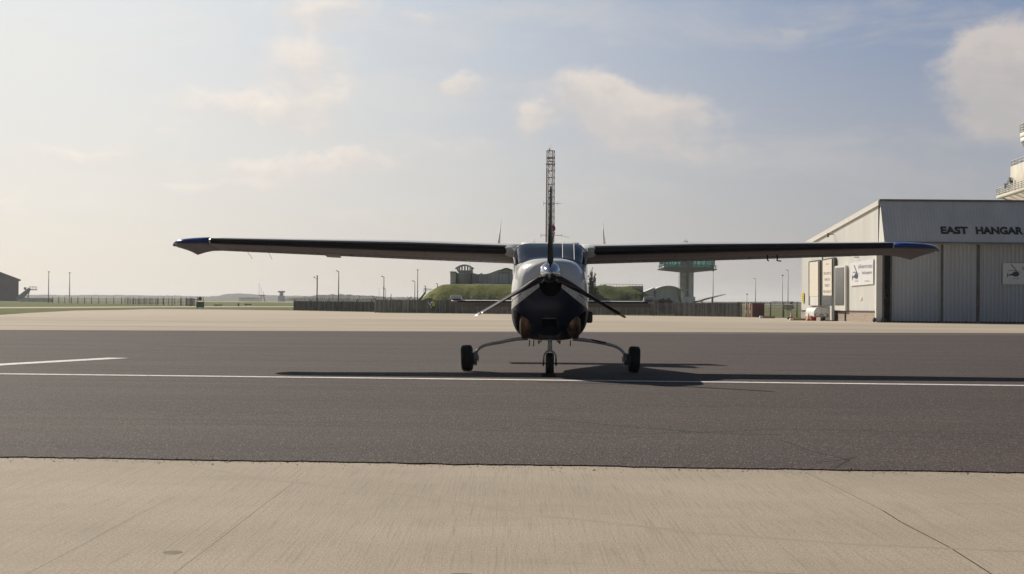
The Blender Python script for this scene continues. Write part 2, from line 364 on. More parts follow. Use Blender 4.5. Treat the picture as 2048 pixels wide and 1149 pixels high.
# ------------------------------------------------------------------ mesh builder
class MB:
    def __init__(s): s.v = []; s.f = []; s.sm = []; s.mi = []
    def add(s, vs, fs, smooth=False, mi=0):
        o = len(s.v); s.v += [Vector(v) for v in vs]
        for k, f in enumerate(fs):
            s.f.append([i + o for i in f]); s.sm.append(smooth); s.mi.append(mi if not isinstance(mi, (list,)) else mi[k])
        return s
    def box(s, c, d, rz=0., mi=0, M3=None):
        hx, hy, hz = d[0] / 2, d[1] / 2, d[2] / 2
        rot = M3 if M3 is not None else Matrix.Rotation(rz, 3, 'Z')
        vs = [Vector(c) + rot @ Vector((x * hx, y * hy, z * hz)) for x in (-1, 1) for y in (-1, 1) for z in (-1, 1)]
        return s.add(vs, [(0, 1, 3, 2), (4, 6, 7, 5), (0, 4, 5, 1), (2, 3, 7, 6), (0, 2, 6, 4), (1, 5, 7, 3)], mi=mi)
    def tube(s, pts, rad, n=10, caps=True, smooth=True, sy=1., mi=0):
        pts = [Vector(p) for p in pts]
        if not isinstance(rad, (list, tuple)): rad = [rad] * len(pts)
        vs, fs = [], []
        up = None
        for i, p in enumerate(pts):
            t = (pts[min(i + 1, len(pts) - 1)] - pts[max(i - 1, 0)]).normalized()
            if up is None:
                up = Vector((0, 0, 1)) if abs(t.z) < .9 else Vector((0, 1, 0))
            a = t.cross(up).normalized(); b = a.cross(t).normalized(); up = b
            for k in range(n):
                q = 2 * math.pi * k / n
                vs.append(p + a * math.cos(q) * rad[i] * sy + b * math.sin(q) * rad[i])
        for i in range(len(pts) - 1):
            for k in range(n):
                k2 = (k + 1) % n
                fs.append((i * n + k, i * n + k2, (i + 1) * n + k2, (i + 1) * n + k))
        s.add(vs, fs, smooth, mi)
        if caps:
            s.add(vs[:n], [tuple(range(n))[::-1]], mi=mi); s.add(vs[-n:], [tuple(range(n))], mi=mi)
        return s
    def bar(s, a, b, w, n=4): return s.tube([a, b], w, n, True, n > 5)
    def loft(s, rings, closed=True, caps=True, smooth=True, mi=0):
        n = len(rings[0]); vs = [v for r in rings for v in r]; fs = []
        for i in range(len(rings) - 1):
            for k in range(n if closed else n - 1):
                k2 = (k + 1) % n; fs.append((i * n + k, i * n + k2, (i + 1) * n + k2, (i + 1) * n + k))
        s.add(vs, fs, smooth, mi)
        if caps and closed:
            s.add(rings[0], [tuple(range(n))[::-1]], mi=mi if not isinstance(mi, list) else 0); s.add(rings[-1], [tuple(range(n))], mi=mi if not isinstance(mi, list) else 0)
        return s
    def prism(s, poly, off, mi=0):            # polygon (3D points) extruded by vector off
        n = len(poly); off = Vector(off); a = [Vector(p) for p in poly]; b = [p + off for p in a]
        fs = [tuple(range(n)), tuple(range(n, 2 * n))[::-1]] + [(i, i + n, (i + 1) % n + n, (i + 1) % n) for i in range(n)]
        return s.add(a + b, fs, mi=mi)
    def lathe(s, c, axis, prof, n=24, smooth=True, mi=0):   # prof: (along, radius)
        axis = Vector(axis).normalized(); u = axis.orthogonal().normalized(); w = axis.cross(u)
        rings = [[Vector(c) + axis * a + (u * math.cos(2 * math.pi * k / n) + w * math.sin(2 * math.pi * k / n)) * r for k in range(n)] for a, r in prof]
        return s.loft(rings, True, True, smooth, mi)
    def sphere(s, c, r, n=12, sc=(1, 1, 1), mi=0):
        rings = []
        for i in range(n // 2 + 1):
            ph = math.pi * i / (n // 2); rr = max(math.sin(ph), .02)
            rings.append([Vector((c[0] + r * sc[0] * rr * math.cos(2 * math.pi * k / n), c[1] + r * sc[1] * rr * math.sin(2 * math.pi * k / n), c[2] + r * sc[2] * math.cos(ph))) for k in range(n)])
        return s.loft(rings, mi=mi)
    def build(s, name, mats, parent=None, world=False, org=None, bevel=0., recalc=True):
        me = bpy.data.meshes.new(name)
        vs = s.v; inv = None
        if parent is not None and world: inv = parent_matrix(parent).inverted()
        if inv is not None: vs = [inv @ v for v in vs]
        if org is not None: org = Vector(org); vs = [v - org for v in vs]
        me.from_pydata([tuple(v) for v in vs], [], s.f)
        me.polygons.foreach_set('use_smooth', s.sm); me.polygons.foreach_set('material_index', s.mi)
        for q in (mats if isinstance(mats, list) else [mats]): me.materials.append(q)
        me.update()
        if recalc:
            bm = bmesh.new(); bm.from_mesh(me); bmesh.ops.remove_doubles(bm, verts=bm.verts, dist=1e-5); bmesh.ops.recalc_face_normals(bm, faces=bm.faces); bm.to_mesh(me); bm.free()
        o = bpy.data.objects.new(name, me); col.objects.link(o)
        if parent is not None: o.parent = parent
        if org is not None: o.location = org
        if bevel:
            md = o.modifiers.new('bevel', 'BEVEL'); md.width = bevel; md.segments = 2; md.limit_method = 'ANGLE'
        return o
def parent_matrix(o):
    m_ = Matrix.LocRotScale(o.location, o.rotation_euler, o.scale)
    return parent_matrix(o.parent) @ m_ if o.parent else m_
def tag(o, label=None, cat=None, group=None, kind=None):
    if label: o['label'] = label
    if cat: o['category'] = cat
    if group: o['group'] = group
    if kind: o['kind'] = kind
    return o
def thing(name, label, cat, loc, rz=0., group=None):
    o = bpy.data.objects.new(name, None); col.objects.link(o); o.empty_display_size = .2
    o.location = loc; o.rotation_euler = (0, 0, rz)
    return tag(o, label, cat, group)
def kids(o): return [c for c in bpy.data.objects if c.parent == o]
def copy_tree(o, parent=None):
    c = o.copy(); col.objects.link(c)
    if parent is not None: c.parent = parent
    for ch in kids(o): copy_tree(ch, c)
    return c
def text_mesh(txt, size=1., bold=0.):
    cu = bpy.data.curves.new('lettering', 'FONT'); cu.body = txt; cu.size = size; cu.offset = bold; cu.extrude = 0.; cu.resolution_u = 4
    ob = bpy.data.objects.new('lettering_source', cu); col.objects.link(ob)
    dg = bpy.context.evaluated_depsgraph_get(); me = bpy.data.meshes.new_from_object(ob.evaluated_get(dg))
    vs = [v.co.copy() for v in me.vertices]; fs = [tuple(p.vertices) for p in me.polygons]
    bpy.data.objects.remove(ob); bpy.data.curves.remove(cu); bpy.data.meshes.remove(me)
    return vs, fs
def text_on(mb, txt, O, U, V, N_, w=None, h=None, bold=0., depth=.0, mi=0):
    """letters in the rectangle starting at O (lower left); U, V unit directions; w or h scale the block"""
    vs, fs = text_mesh(txt, 1., bold)
    x0 = min(v.x for v in vs); x1 = max(v.x for v in vs); y0 = min(v.y for v in vs); y1 = max(v.y for v in vs)
    sx = w / (x1 - x0) if w else h / (y1 - y0); sy = h / (y1 - y0) if h else sx
    pts = [O + U * ((v.x - x0) * sx) + V * ((v.y - y0) * sy) + N_ * depth for v in vs]
    mb.add(pts, fs, mi=mi)
    if depth > .01:
        mb.add([p - N_ * depth for p in pts], fs, mi=mi)
        from collections import Counter
        ec = Counter()
        for f in fs:
            for i in range(len(f)): ec[frozenset((f[i], f[(i + 1) % len(f)]))] += 1
        for e, k in ec.items():
            if k == 1:
                a, b = tuple(e); mb.add([pts[a], pts[b], pts[b] - N_ * depth, pts[a] - N_ * depth], [(0, 1, 2, 3)], mi=mi)

# ------------------------------------------------------------------ ground sheets
def sheet(name, poly, dz, mat, label=None, seg=None):
    bm = bmesh.new(); bm.faces.new([bm.verts.new((p[0], p[1], 0)) for p in poly])
    for yy in (66, 256):
        bmesh.ops.bisect_plane(bm, geom=bm.verts[:] + bm.edges[:] + bm.faces[:], plane_co=(0, yy, 0), plane_no=(0, 1, 0))
    for v in bm.verts: v.co.z = zg(v.co.y) + dz
    bmesh.ops.recalc_face_normals(bm, faces=bm.faces)
    for f in bm.faces:
        if f.normal.z < 0: f.normal_flip()
    me = bpy.data.meshes.new(name); bm.to_mesh(me); bm.free(); me.materials.append(mat)
    o = bpy.data.objects.new(name, me); col.objects.link(o); o['kind'] = 'structure'
    if label: o['label'] = label
    return o
def ext(a, b, x):                            # point on line a-b at given x
    t = (x - a.x) / (b.x - a.x); return Vector((x, a.y + (b.y - a.y) * t, 0))
sheet('ground', [(-9000, -200), (9000, -200), (9000, 9500), (-9000, 9500)], -.05, M['grass'], 'flat green airfield grass reaching the horizon')
nl, nr = G(0, 913), G(2048, 945); fl, fr = G(0, 660), G(2048, 667.5)
na, nb = ext(nl, nr, -90), ext(nl, nr, 90)
sheet('concrete_slab', [(-90, -60), (90, -60), (90, nb.y + .6), (-90, na.y + .6)], -.008, M['concn'], 'broom finished concrete in the foreground')
# asphalt with a ragged near edge and a visible thickness
fa, fb = ext(fl, fr, -90), ext(fl, fr, 120)
top = [Vector((x_, ext(nl, nr, x_).y + .05 * noise.noise((x_ * 1.3, 0, 0)) + .05 * noise.noise((x_ * 7, 3, 0)) + .03 * noise.noise((x_ * 21, 8, 0)), 0)) for x_ in [-90, -40] + [-12 + i * .03 for i in range(800)] + [30, 90, 120]]
bm = MB(); n = len(top)
bm.add(top + [fb, fa], [tuple(range(n + 2))])
bm.add(top + [p - Vector((0, 0, .011)) for p in top], [(i, i + 1, n + i + 1, n + i) for i in range(n - 1)])
o = bm.build('asphalt_apron', M['asphalt'], recalc=False); tag(o, 'dark worn asphalt strip crossing the picture', kind='structure')
for pg in o.data.polygons:
    pass
# far concrete apron
L = [G(0, 630), G(60, 626), G(150, 621.5), G(300, 618.5), G(450, 619.5), G(590, 621.5), G(748, 624.5), G(762, 626.2), G(1000, 628.5), G(1300, 631.8), G(1500, 634.6), G(1602, 637)]
poly = [(-90, fa.y - 1)] + [(120, fb.y - 1), (160, 200), (40, 195), (L[-1].x + .3, L[-1].y + 8)] + [(p.x, p.y) for p in reversed(L)] + [(-60, 50 + 30)]
poly = [(-90, fa.y - 1), (120, fb.y - 1), (160, 230), (60, 230), (L[-1].x + 1.0, L[-1].y + 6)] + [(p.x, p.y) for p in reversed(L)] + [(-90, G(0, 630).y - 25)]
sheet('concrete_apron', poly, -.012, M['concf'], 'pale sunlit concrete apron beyond the asphalt')
def strip(name, pts, w, dz, mat, label=None, jit=0.):  # flat strip along ground points, width in metres
    pts = [Vector((p.x, p.y, 0)) for p in pts]; a, b = [], []
    if jit:
        q = []
        for p0, p1 in zip(pts, pts[1:]):
            n_ = max(2, int((p1 - p0).length / (jit * 1.6))); q += [p0.lerp(p1, k / n_) for k in range(n_)]
        q.append(pts[-1]); pts = [p + Vector((0, jit * (noise.noise((p.x * .8 / jit * .2, p.y, 1)) + .8 * noise.noise((p.x * .31 / jit, p.y * 3, 5))), 0)) for p in q]
    for i, p in enumerate(pts):
        t = (pts[min(i + 1, len(pts) - 1)] - pts[max(i - 1, 0)]).normalized(); nn = Vector((-t.y, t.x, 0))
        a.append(p + nn * w / 2); b.append(p - nn * w / 2)
    vs = [Vector((p.x, p.y, zg(p.y) + dz)) for p in a + b]; n = len(a)
    mb = MB().add(vs, [(i, i + 1, n + i + 1, n + i) for i in range(n - 1)])
    o = mb.build(name, mat); tag(o, label, kind='structure')
    return o
# painted lines
w0, w1_ = G(0, 748.5), G(2048, 772.0)
strip('painted_line', [ext(w0, w1_, -60), ext(w0, w1_, 70)], .30, .004, M['line'], 'long white painted line across the asphalt under the aircraft')
strip('painted_line', [G(-260, 748), G(0, 730), G(150, 721.5), G(238, 716.5)], .42, .004, M['line'], 'short slanting white painted line at the left of the asphalt')
strip('painted_line', [G(-200, 659.5), G(700, 663.5), G(1500, 668), G(2300, 671.5)], .35, .004, M['conc'], 'thin pale line along the far edge of the asphalt')
# joints and marks
strip('slab_joint', [G(1990, 1149), G(1900, 1092), G(1800, 1040), G(1765, 1018)], .006, -.008, M['joint'], 'thin dark joint in the concrete, lower right')
strip('slab_joint', [G(1765, 1018), G(1690, 980), G(1612, 943)], .003, -.008, M['joint'])
strip('slab_joint', [G(300, 1180), G(430, 1082), G(530, 1005), G(598, 956)], .0022, -.008, M['joint'])
strip('slab_joint', [G(0, 1172), G(150, 1094), G(270, 1030), G(350, 990)], .002, -.008, M['joint'])
strip('slab_joint', [G(-100, 636), G(640, 634), G(1000, 636), G(1300, 641.5), G(1600, 645)], .45, -.008, M['joint'], 'thin dark drain line along the far apron')
strip('slab_joint', [G(300, 628), G(620, 628.5), G(1000, 631.5), G(1600, 642)], .35, -.008, M['joint'])
def blotch(px, py, rx, ry, mat, name='stain'):
    c = G(px, py, -.0072); mb = MB()
    pts = []
    for k in range(28):
        q = 2 * math.pi * k / 28; rr = 1 + .22 * noise.noise((math.cos(q) * 1.5 + px, math.sin(q) * 1.5, 0))
        pts.append(c + Vector((math.cos(q) * rx * rr, math.sin(q) * ry * rr, 0)))
    mb.add(pts, [tuple(range(28))]); o = mb.build(name, mat); tag(o, kind='structure')
blotch(345, 1105, .043, .055, M['stain']); blotch(924, 1149, .05, .035, M['stain'])
strip('tyre_mark', [G(330, 922), G(430, 938), G(520, 955), G(620, 966), G(740, 978), G(900, 1000), G(1100, 1030), G(1400, 1062), G(1700, 1085), G(2048, 1100)], .05, -.0076, M['mark'], 'faint curved darker trace across the foreground concrete')
strip('slab_joint', [G(1400, 1137), G(1470, 1138), G(1522, 1141), G(1600, 1145), G(1640, 1150)], .004, -.0072, M['joint'])
strip('slab_joint', [G(1560, 880), G(1630, 905), G(1665, 912), G(1700, 921), G(1668, 935)], .012, .002, M['crack'], None, .09)
strip('slab_joint', [G(1630, 925), G(1680, 921), G(1715, 915)], .012, .002, M['crack'], None, .09)
strip('slab_joint', [G(-50, 846), G(60, 844), G(105, 843)], .012, .002, M['crack'], None, .05)
strip('slab_joint', [G(240, 720), G(420, 719), G(640, 722), G(900, 724)], .03, .002, M['crack'], None, .12)
strip('slab_joint', [G(-60, 684), G(80, 684), G(260, 686), G(560, 706)], .04, .002, M['crack'], None, .15)
for q_ in ([G(1300, 722), G(1500, 725), G(1800, 729), G(2048, 731)], [G(100, 850), G(400, 848), G(700, 853)], [G(1080, 838), G(1400, 866), G(1560, 870)], [G(1700, 690), G(2100, 694)], [G(900, 860), G(1300, 868), G(1620, 858), G(2060, 872)]):
    strip('slab_joint', q_, .012 * q_[0].y / 12, .002, M['crack'], None, .05 + .05 * q_[0].y / 20)
# loose grit along the ragged asphalt edge
rg_ = random.Random(4); gm = MB()
for _ in range(1500):
    x_ = rg_.uniform(-4.5, 4.5); e_ = ext(nl, nr, x_).y; y_ = e_ + rg_.gauss(-.03, .12) - abs(rg_.gauss(0, .1)) * (rg_.random() < .3); r_0 = rg_.uniform(.0015, .006) * (2. if rg_.random() < .05 else 1)
    z_ = (-.008 if y_ < e_ - .02 else 0.) + r_0 * .3; a_ = rg_.uniform(0, 3.14)
    p = [Vector((x_ + r_0 * math.cos(a_ + k * 1.57) * rg_.uniform(.6, 1.2), y_ + r_0 * math.sin(a_ + k * 1.57) * 1.2, z_)) for k in range(4)]
    gm.add(p + [Vector((x_, y_, z_ + r_0 * .7))], [(0, 1, 4), (1, 2, 4), (2, 3, 4), (3, 0, 4)], mi=rg_.choice((0, 0, 1)))
o = gm.build('gravel', [M['joint'], M['tan']], recalc=False); tag(o, 'loose grit lying along the asphalt edge', kind='stuff')
# strips of pavement and runway in the grass on the left
def band(name, top_, bot, mat, label):
    poly = [(p.x, p.y) for p in [G(*q) for q in bot]] + [(p.x, p.y) for p in reversed([G(*q) for q in top_])]
    sheet(name, poly, -.03, mat, label)
band('path', [(-120, 614.6), (150, 613.6), (300, 612.8), (590, 612.8)], [(-120, 617.2), (150, 616.2), (300, 614.8), (590, 614.4)], M['concf'], 'narrow pale service road through the grass')
band('runway', [(395, 602.6), (900, 606.0)], [(395, 603.6), (900, 607.2)], M['concf'], 'pale runway strip far off beyond the grass')

# ------------------------------------------------------------------ distant hills
def ridge(pts, D, depth, seed, label, amp=1., rough=1.):
    mb = MB(); xs = []; rings = []
    px0, px1 = pts[0][0], pts[-1][0]; n = int((px1 - px0) / 1.5)
    for i in range(n + 1):
        px = px0 + (px1 - px0) * i / n
        for (a, ya), (b, yb) in zip(pts, pts[1:]):
            if a <= px <= b: hy = ya + (yb - ya) * (px - a) / (b - a); break
        hor = 603 + .0075 * (px - CX)
        h = (hor - hy) * D / F + HC
        h += amp * (noise.noise((px * .11, seed, 0)) * .9 + abs(noise.noise((px * .45 * rough, seed, 4))) * .9) * D / 3000
        x = P(px, 603, D).x
        prof = [(0, -.6), (.08, h * .55), (.2, h), (.5, h * .95), (1, -.6)]
        rings.append([Vector((x + a_ * depth * x / D * .3, D + a_ * depth + 6 * noise.noise((px * .3, a_ * 9, seed)), z_ + (h * .06 * noise.noise((px * .5, a_ * 7, seed)) if z_ > 0 else 0))) for a_, z_ in prof])
    mb.loft(rings, closed=False, caps=False, smooth=False)
    o = mb.build('hills', M['hill']); tag(o, label, kind='structure'); return o
ridge([(-300, 590), (60, 590), (120, 591), (200, 590.5), (260, 591.5), (330, 592), (400, 594), (425, 592), (440, 588.5), (470, 587.2), (500, 590), (560, 592), (640, 593), (900, 596), (1180, 600), (1480, 605), (1520, 604.5), (1600, 605), (1900, 607)], 3600, 500, 1.3, 'hazy blue wooded hills along the horizon')
ridge([(560, 597), (610, 594), (640, 590.5), (690, 590), (740, 592), (780, 597), (835, 598.5)], 2000, 150, 7.7, 'hazy low wood behind the razor wire', 1.6, 1.6)
ridge([(1440, 605.5), (1470, 604.3), (1545, 605), (1560, 603.2), (1610, 605), (1700, 606)], 1500, 120, 3.1, 'hazy line of trees beyond the mesh fence', 1.3, 1.5)
ridge([(-200, 597), (70, 596.6), (200, 597.3), (370, 598.5)], 2200, 200, 5.5, 'hazy line of low bushes behind the left fence', .8, 1.3)

# ------------------------------------------------------------------ the aeroplane
YAW = math.atan(76 / F); DP = 25.06
plane = thing('light_aircraft', 'white and blue single-engine high-wing aeroplane parked nose-on across the white line', 'aeroplane', (76 / F * DP, DP, 0), -YAW)
PMI = parent_matrix(plane).inverted(); OL = PMI @ CO
def A(px, py, yl):
    d = PMI.to_3x3() @ ray(px, py); return OL + d * ((yl - OL.y) / d.y)
NR = 72
fus = [ # y, half width, z top, z bottom, z mid, exponent top, exponent bottom
 (.13, .165, 1.595, 1.275, 1.435, 2., 2.), (.145, .21, 1.605, 1.20, 1.42, 2.1, 2.), (.18, .285, 1.615, 1.09, 1.37, 2.2, 2.1), (.25, .375, 1.63, .95, 1.30, 2.4, 2.3), (.36, .445, 1.64, .82, 1.24, 2.7, 2.6),
 (.52, .495, 1.648, .70, 1.18, 3.0, 2.9), (.75, .527, 1.652, .585, 1.12, 3.05, 3.2), (1.05, .545, 1.656, .51, 1.08, 3.1, 3.5), (1.44, .55, 1.66, .495, 1.07, 3.15, 3.5),
 (1.60, .545, 1.675, .52, 1.07, 3.4, 3.4), (1.85, .530, 1.75, .53, 1.07, 4.4, 3.3), (2.10, .522, 1.83, .53, 1.07, 6., 3.3), (2.32, .535, 1.885, .53, 1.07, 7.2, 3.3), (2.5, .553, 1.905, .53, 1.07, 7.5, 3.3),
 (3.2, .553, 1.905, .53, 1.07, 7.5, 3.3), (4.0, .54, 1.88, .55, 1.08, 6., 3.2), (4.8, .45, 1.70, .64, 1.10, 4., 3.), (5.8, .30, 1.46, .78, 1.12, 3., 2.6), (6.8, .17, 1.32, .93, 1.13, 2.5, 2.4), (7.6, .085, 1.24, 1.04, 1.14, 2.2, 2.2), (8.0, .03, 1.20, 1.10, 1.15, 2, 2)]
def fint(y):
    for a, b in zip(fus, fus[1:]):
        if a[0] <= y <= b[0]:
            t = (y - a[0]) / (b[0] - a[0]); return [p + (q - p) * t for p, q in zip(a, b)]
    return list(fus[-1])
def fpt(y, th, off=0.):
    _, hw, zt, zb, zm, et, eb = fint(y)
    c, s_ = math.cos(th), math.sin(th)
    e = et if s_ >= 0 else eb
    x = hw * math.copysign(abs(c) ** (2 / e), c); z = zm + ((zt - zm) if s_ >= 0 else (zm - zb)) * math.copysign(abs(s_) ** (2 / e), s_)
    return Vector((x * (1 + off / hw), y, z + off * s_))
def even(y):                                  # evenly spaced ring
    pts = [fpt(y, 2 * math.pi * k / 720) for k in range(720)] + [fpt(y, 0)]
    acc = [0]
    for a, b in zip(pts, pts[1:]): acc.append(acc[-1] + (b - a).length)
    out = []; j = 0
    # quarter-wise to keep the seams aligned
    for q in range(4):
        i0, i1 = q * 180, (q + 1) * 180; s0, s1 = acc[i0], acc[i1]
        for k in range(NR // 4):
            tgt = s0 + (s1 - s0) * k / (NR // 4)
            while acc[j + 1] < tgt: j += 1
            t = (tgt - acc[j]) / max(1e-9, acc[j + 1] - acc[j]); out.append(pts[j].lerp(pts[j + 1], t))
    return out
ys = []
for a, b in zip(fus, fus[1:]):
    k = 3 if b[0] < 2.6 else 2
    ys += [a[0] + (b[0] - a[0]) * i / k for i in range(k)]
ys.append(8.0)
frings = [even(y) for y in ys]
mb = MB().loft(frings); fo = mb.build('fuselage', M['paint'], plane)
bvh = BVHTree.FromPolygons([v.co.copy() for v in fo.data.vertices], [tuple(p.vertices) for p in fo.data.polygons])
def yhit(x, z):
    h = bvh.ray_cast(Vector((x, -2, z)), Vector((0, 1, 0))); return h[0].y if h[0] else None
def decal(poly_xz, off=.006, step=.02):       # patch lying on the cowling, given by its front outline
    bm = bmesh.new(); f = bm.faces.new([bm.verts.new((x, 0, z)) for x, z in poly_xz])
    x0 = min(p[0] for p in poly_xz); x1 = max(p[0] for p in poly_xz); z0 = min(p[1] for p in poly_xz); z1 = max(p[1] for p in poly_xz)
    q = x0 + step
    while q < x1:
        bmesh.ops.bisect_plane(bm, geom=bm.verts[:] + bm.edges[:] + bm.faces[:], plane_co=(q, 0, 0), plane_no=(1, 0, 0)); q += step
    q = z0 + step
    while q < z1:
        bmesh.ops.bisect_plane(bm, geom=bm.verts[:] + bm.edges[:] + bm.faces[:], plane_co=(0, 0, q), plane_no=(0, 0, 1)); q += step
    bm.verts.index_update(); mb = MB()
    vs = []
    for v in bm.verts:
        y = yhit(v.co.x, v.co.z)
        vs.append(Vector((v.co.x, (y if y is not None else 1.2) - off, v.co.z)))
    mb.add(vs, [tuple(v.index for v in f.verts) for f in bm.faces], True); bm.free(); return mb
def axz(px, py, y=.9):
    a = A(px, py, y); return (a.x, a.z)
# windshield on the same surface
def wpatch(u0, u1, v0, v1, off, nu=36, nv=12):
    rings = []
    for i in range(nv + 1):
        row = []
        for j in range(nu + 1):
            u = u0 + (u1 - u0) * j / nu; v = v0 + (v1 - v0) * i / nv
            th = R(90) - u * R(69)
            y = (1.53 + .50 * abs(u) ** 2.6) * (1 - v) + (2.38 + .10 * abs(u) ** 3) * v
            row.append(fpt(y, th, off))
        rings.append(row)
    return rings
mb = MB().loft(wpatch(-1, 1, 0, 1, .008), closed=False, caps=False); ws = mb.build('windshield', M['glass'], plane)
def wx(x, v, off):                            # windshield point at a given x
    lo_, hi_ = 0., 1.
    for _ in range(30):
        u = (lo_ + hi_) / 2; p = wpatch(u, u, v, v, off, 1, 1)[0][0]
        if p.x < x: lo_ = u
        else: hi_ = u
    return p
xa_, xb_ = A(1125.5, 505, 1.9).x, A(1148.5, 505, 1.9).x
MB().loft([[wx(xa_ + (xb_ - xa_) * j / 5, .02 + .98 * i / 10, .013) for j in range(6)] for i in range(11)], closed=False, caps=False).build('heated_panel', M['pglass'], ws)
for x in (xa_, xb_):
    MB().tube([wx(x, i / 10, .016) for i in range(11)], .006, 6).build('panel_edge', M['antenna'], ws)
edge = [q for q in wpatch(-1, 1, 1, 1, .012, 40, 1)[0]]
MB().tube(edge, .009, 6).build('windshield_trim', M['white'], ws)
for sgn in (-1, 1):
    edge = [wpatch(sgn, sgn, 0, 1, .012, 1, 10)[i][0] for i in range(11)]
    MB().tube(edge, .009, 6).build('windshield_trim', M['white'], ws)
    for (ya, yb) in ((2.14, 3.1), (3.25, 4.1)):
        rings = [[fpt(ya + (yb - ya) * j / 8, R(90) - sgn * R(90 - (3 + (34 if j > 2 else 4 + 9 * j) * i / 6)), .006) for j in range(9)] for i in range(7)]
        MB().loft(rings, closed=False, caps=False).build('side_window', M['glass'], plane)
# openings and lower cowl
def px_poly(pts, y=.6): return [axz(a, b, y) for a, b in pts]
decal(px_poly([(1078, 566), (1124, 566), (1122, 578), (1115, 588), (1108, 593), (1094, 593), (1087, 588), (1080, 578)], .25), .01).build('air_inlet', M['void'], plane)
decal(px_poly([(1027, 620), (1033, 622), (1041, 629), (1044, 640), (1040, 655), (1036, 664), (1031, 652)], .9), .006, .012).build('side_inlet', M['void'], plane)
decal(px_poly([(1172, 622), (1167, 624), (1159, 631), (1156, 642), (1159, 656), (1164, 665), (1169, 652)], .9), .006, .012).build('side_inlet', M['void'], plane)
decal(px_poly([(1084, 638), (1112, 638), (1114, 655), (1082, 655)], .6), .006).build('landing_light_recess', M['void'], plane)
decal(px_poly([(1085, 636), (1112, 636), (1112, 638), (1085, 638)], .6), .012).build('recess_lip', M['greyal'], plane)
for sgn in (-1, 1):
    # swept cheek fairings beside the chin, ground reflection painted in as brown
    rings = []
    for i in range(15):
        t = i / 14
        px = 1100 + sgn * (49.5 - 3.5 * math.sin(t * math.pi) + 1.5 * t); py = 626 + 53 * t
        c = A(px, py, .50 + .20 * t)
        w = .098 * math.sin(math.pi * min(1, (t * .86 + .10))) ** .6
        w *= (1 if t > .0 else .4)
        dpt = .13 * math.sin(math.pi * min(1, (t * .8 + .12))) ** .7
        rings.append([c + Vector((math.cos(2 * math.pi * k / 20) * w, math.sin(2 * math.pi * k / 20) * dpt + .02, 0)) for k in range(20)])
    MB().loft(rings).build('cheek_fairing', M['cheekrefl'], plane)
# chin details
for px in (1059, 1067.5, 1141):
    a = A(px, 681, 1.2); MB().tube([a, a + Vector((.0, .02, -.06)), a + Vector((-.008, .03, -.085))], .007, 6).build('drain_pipe', M['blackm'], plane)
for sgn in (-1, 1):
    a = A(1098.5 + sgn * 14, 682, 1.15); b = A(1098.5 + sgn * 22, 690, 1.3); c = A(1098.5 + sgn * 23.5, 682, 1.3)
    MB().prism([a, b, c], (0, .18, 0)).build('cowl_flap', M['greyal'], plane)
decal(px_poly([(1074, 664), (1086, 671), (1112, 671), (1123, 664), (1118, 676), (1079, 676)], 1.), .006).build('chin_panel', M['greyal'], plane)
c = A(1178, 634.5, 1.5)
mb = MB().box(c, (.098, .34, .17)); mb.build('air_scoop', M['blackm'], plane, bevel=.03)
# spinner and propeller
HUB = Vector((0, 0, A(1100, 547, 0).z))
HUB.x = A(1100.5, 547, 0).x
prof = [(-.30, .004), (-.285, .018), (-.25, .045), (-.20, .078), (-.14, .108), (-.07, .132), (0, .150), (.06, .158), (.10, .16), (.118, .158)]
prop = MB().lathe(HUB, (0, 1, 0), prof, 40).build('spinner', M['chrome'], plane)
def blade(ang):
    rings = []; rings2 = []
    for i in range(25):
        t = i / 24; r = .12 + (1.185 - .12) * t
        fw = .034 + .050 / (1 + math.exp((t - .30) * 13)); ch = .06 + .085 * math.sin(min(1, t * 1.9 + .1) * math.pi / 2)
        if t > .93: k = (1 - ((t - .93) / .07) ** 2 * .45); fw *= k; ch *= k
        beta = math.acos(min(.98, fw / max(ch, fw * 1.03)))
        th = .045 * (1 - t) + .010
        ring = []
        for k in range(16):
            q = 2 * math.pi * k / 16; u = math.cos(q) * ch / 2; w = math.sin(q) * th / 2
            lx = u * math.cos(beta) - w * math.sin(beta); ly = u * math.sin(beta) + w * math.cos(beta)
            ring.append(Vector((lx, ly + .03, r)))
        rings.append(ring)
    rot = Matrix.Rotation(-(ang - math.pi / 2), 3, 'Y')
    return [[HUB + rot @ v for v in rg] for rg in rings]
for i, (ang, tipm) in enumerate(((R(90), M['blade']), (R(210), M['offwhite']), (R(330), M['yellow']))):
    rg = blade(ang)
    b_ = MB().loft(rg[:23]).build('propeller_blade', M['blade'], plane)
    MB().loft(rg[22:]).build('blade_tip', tipm, b_)
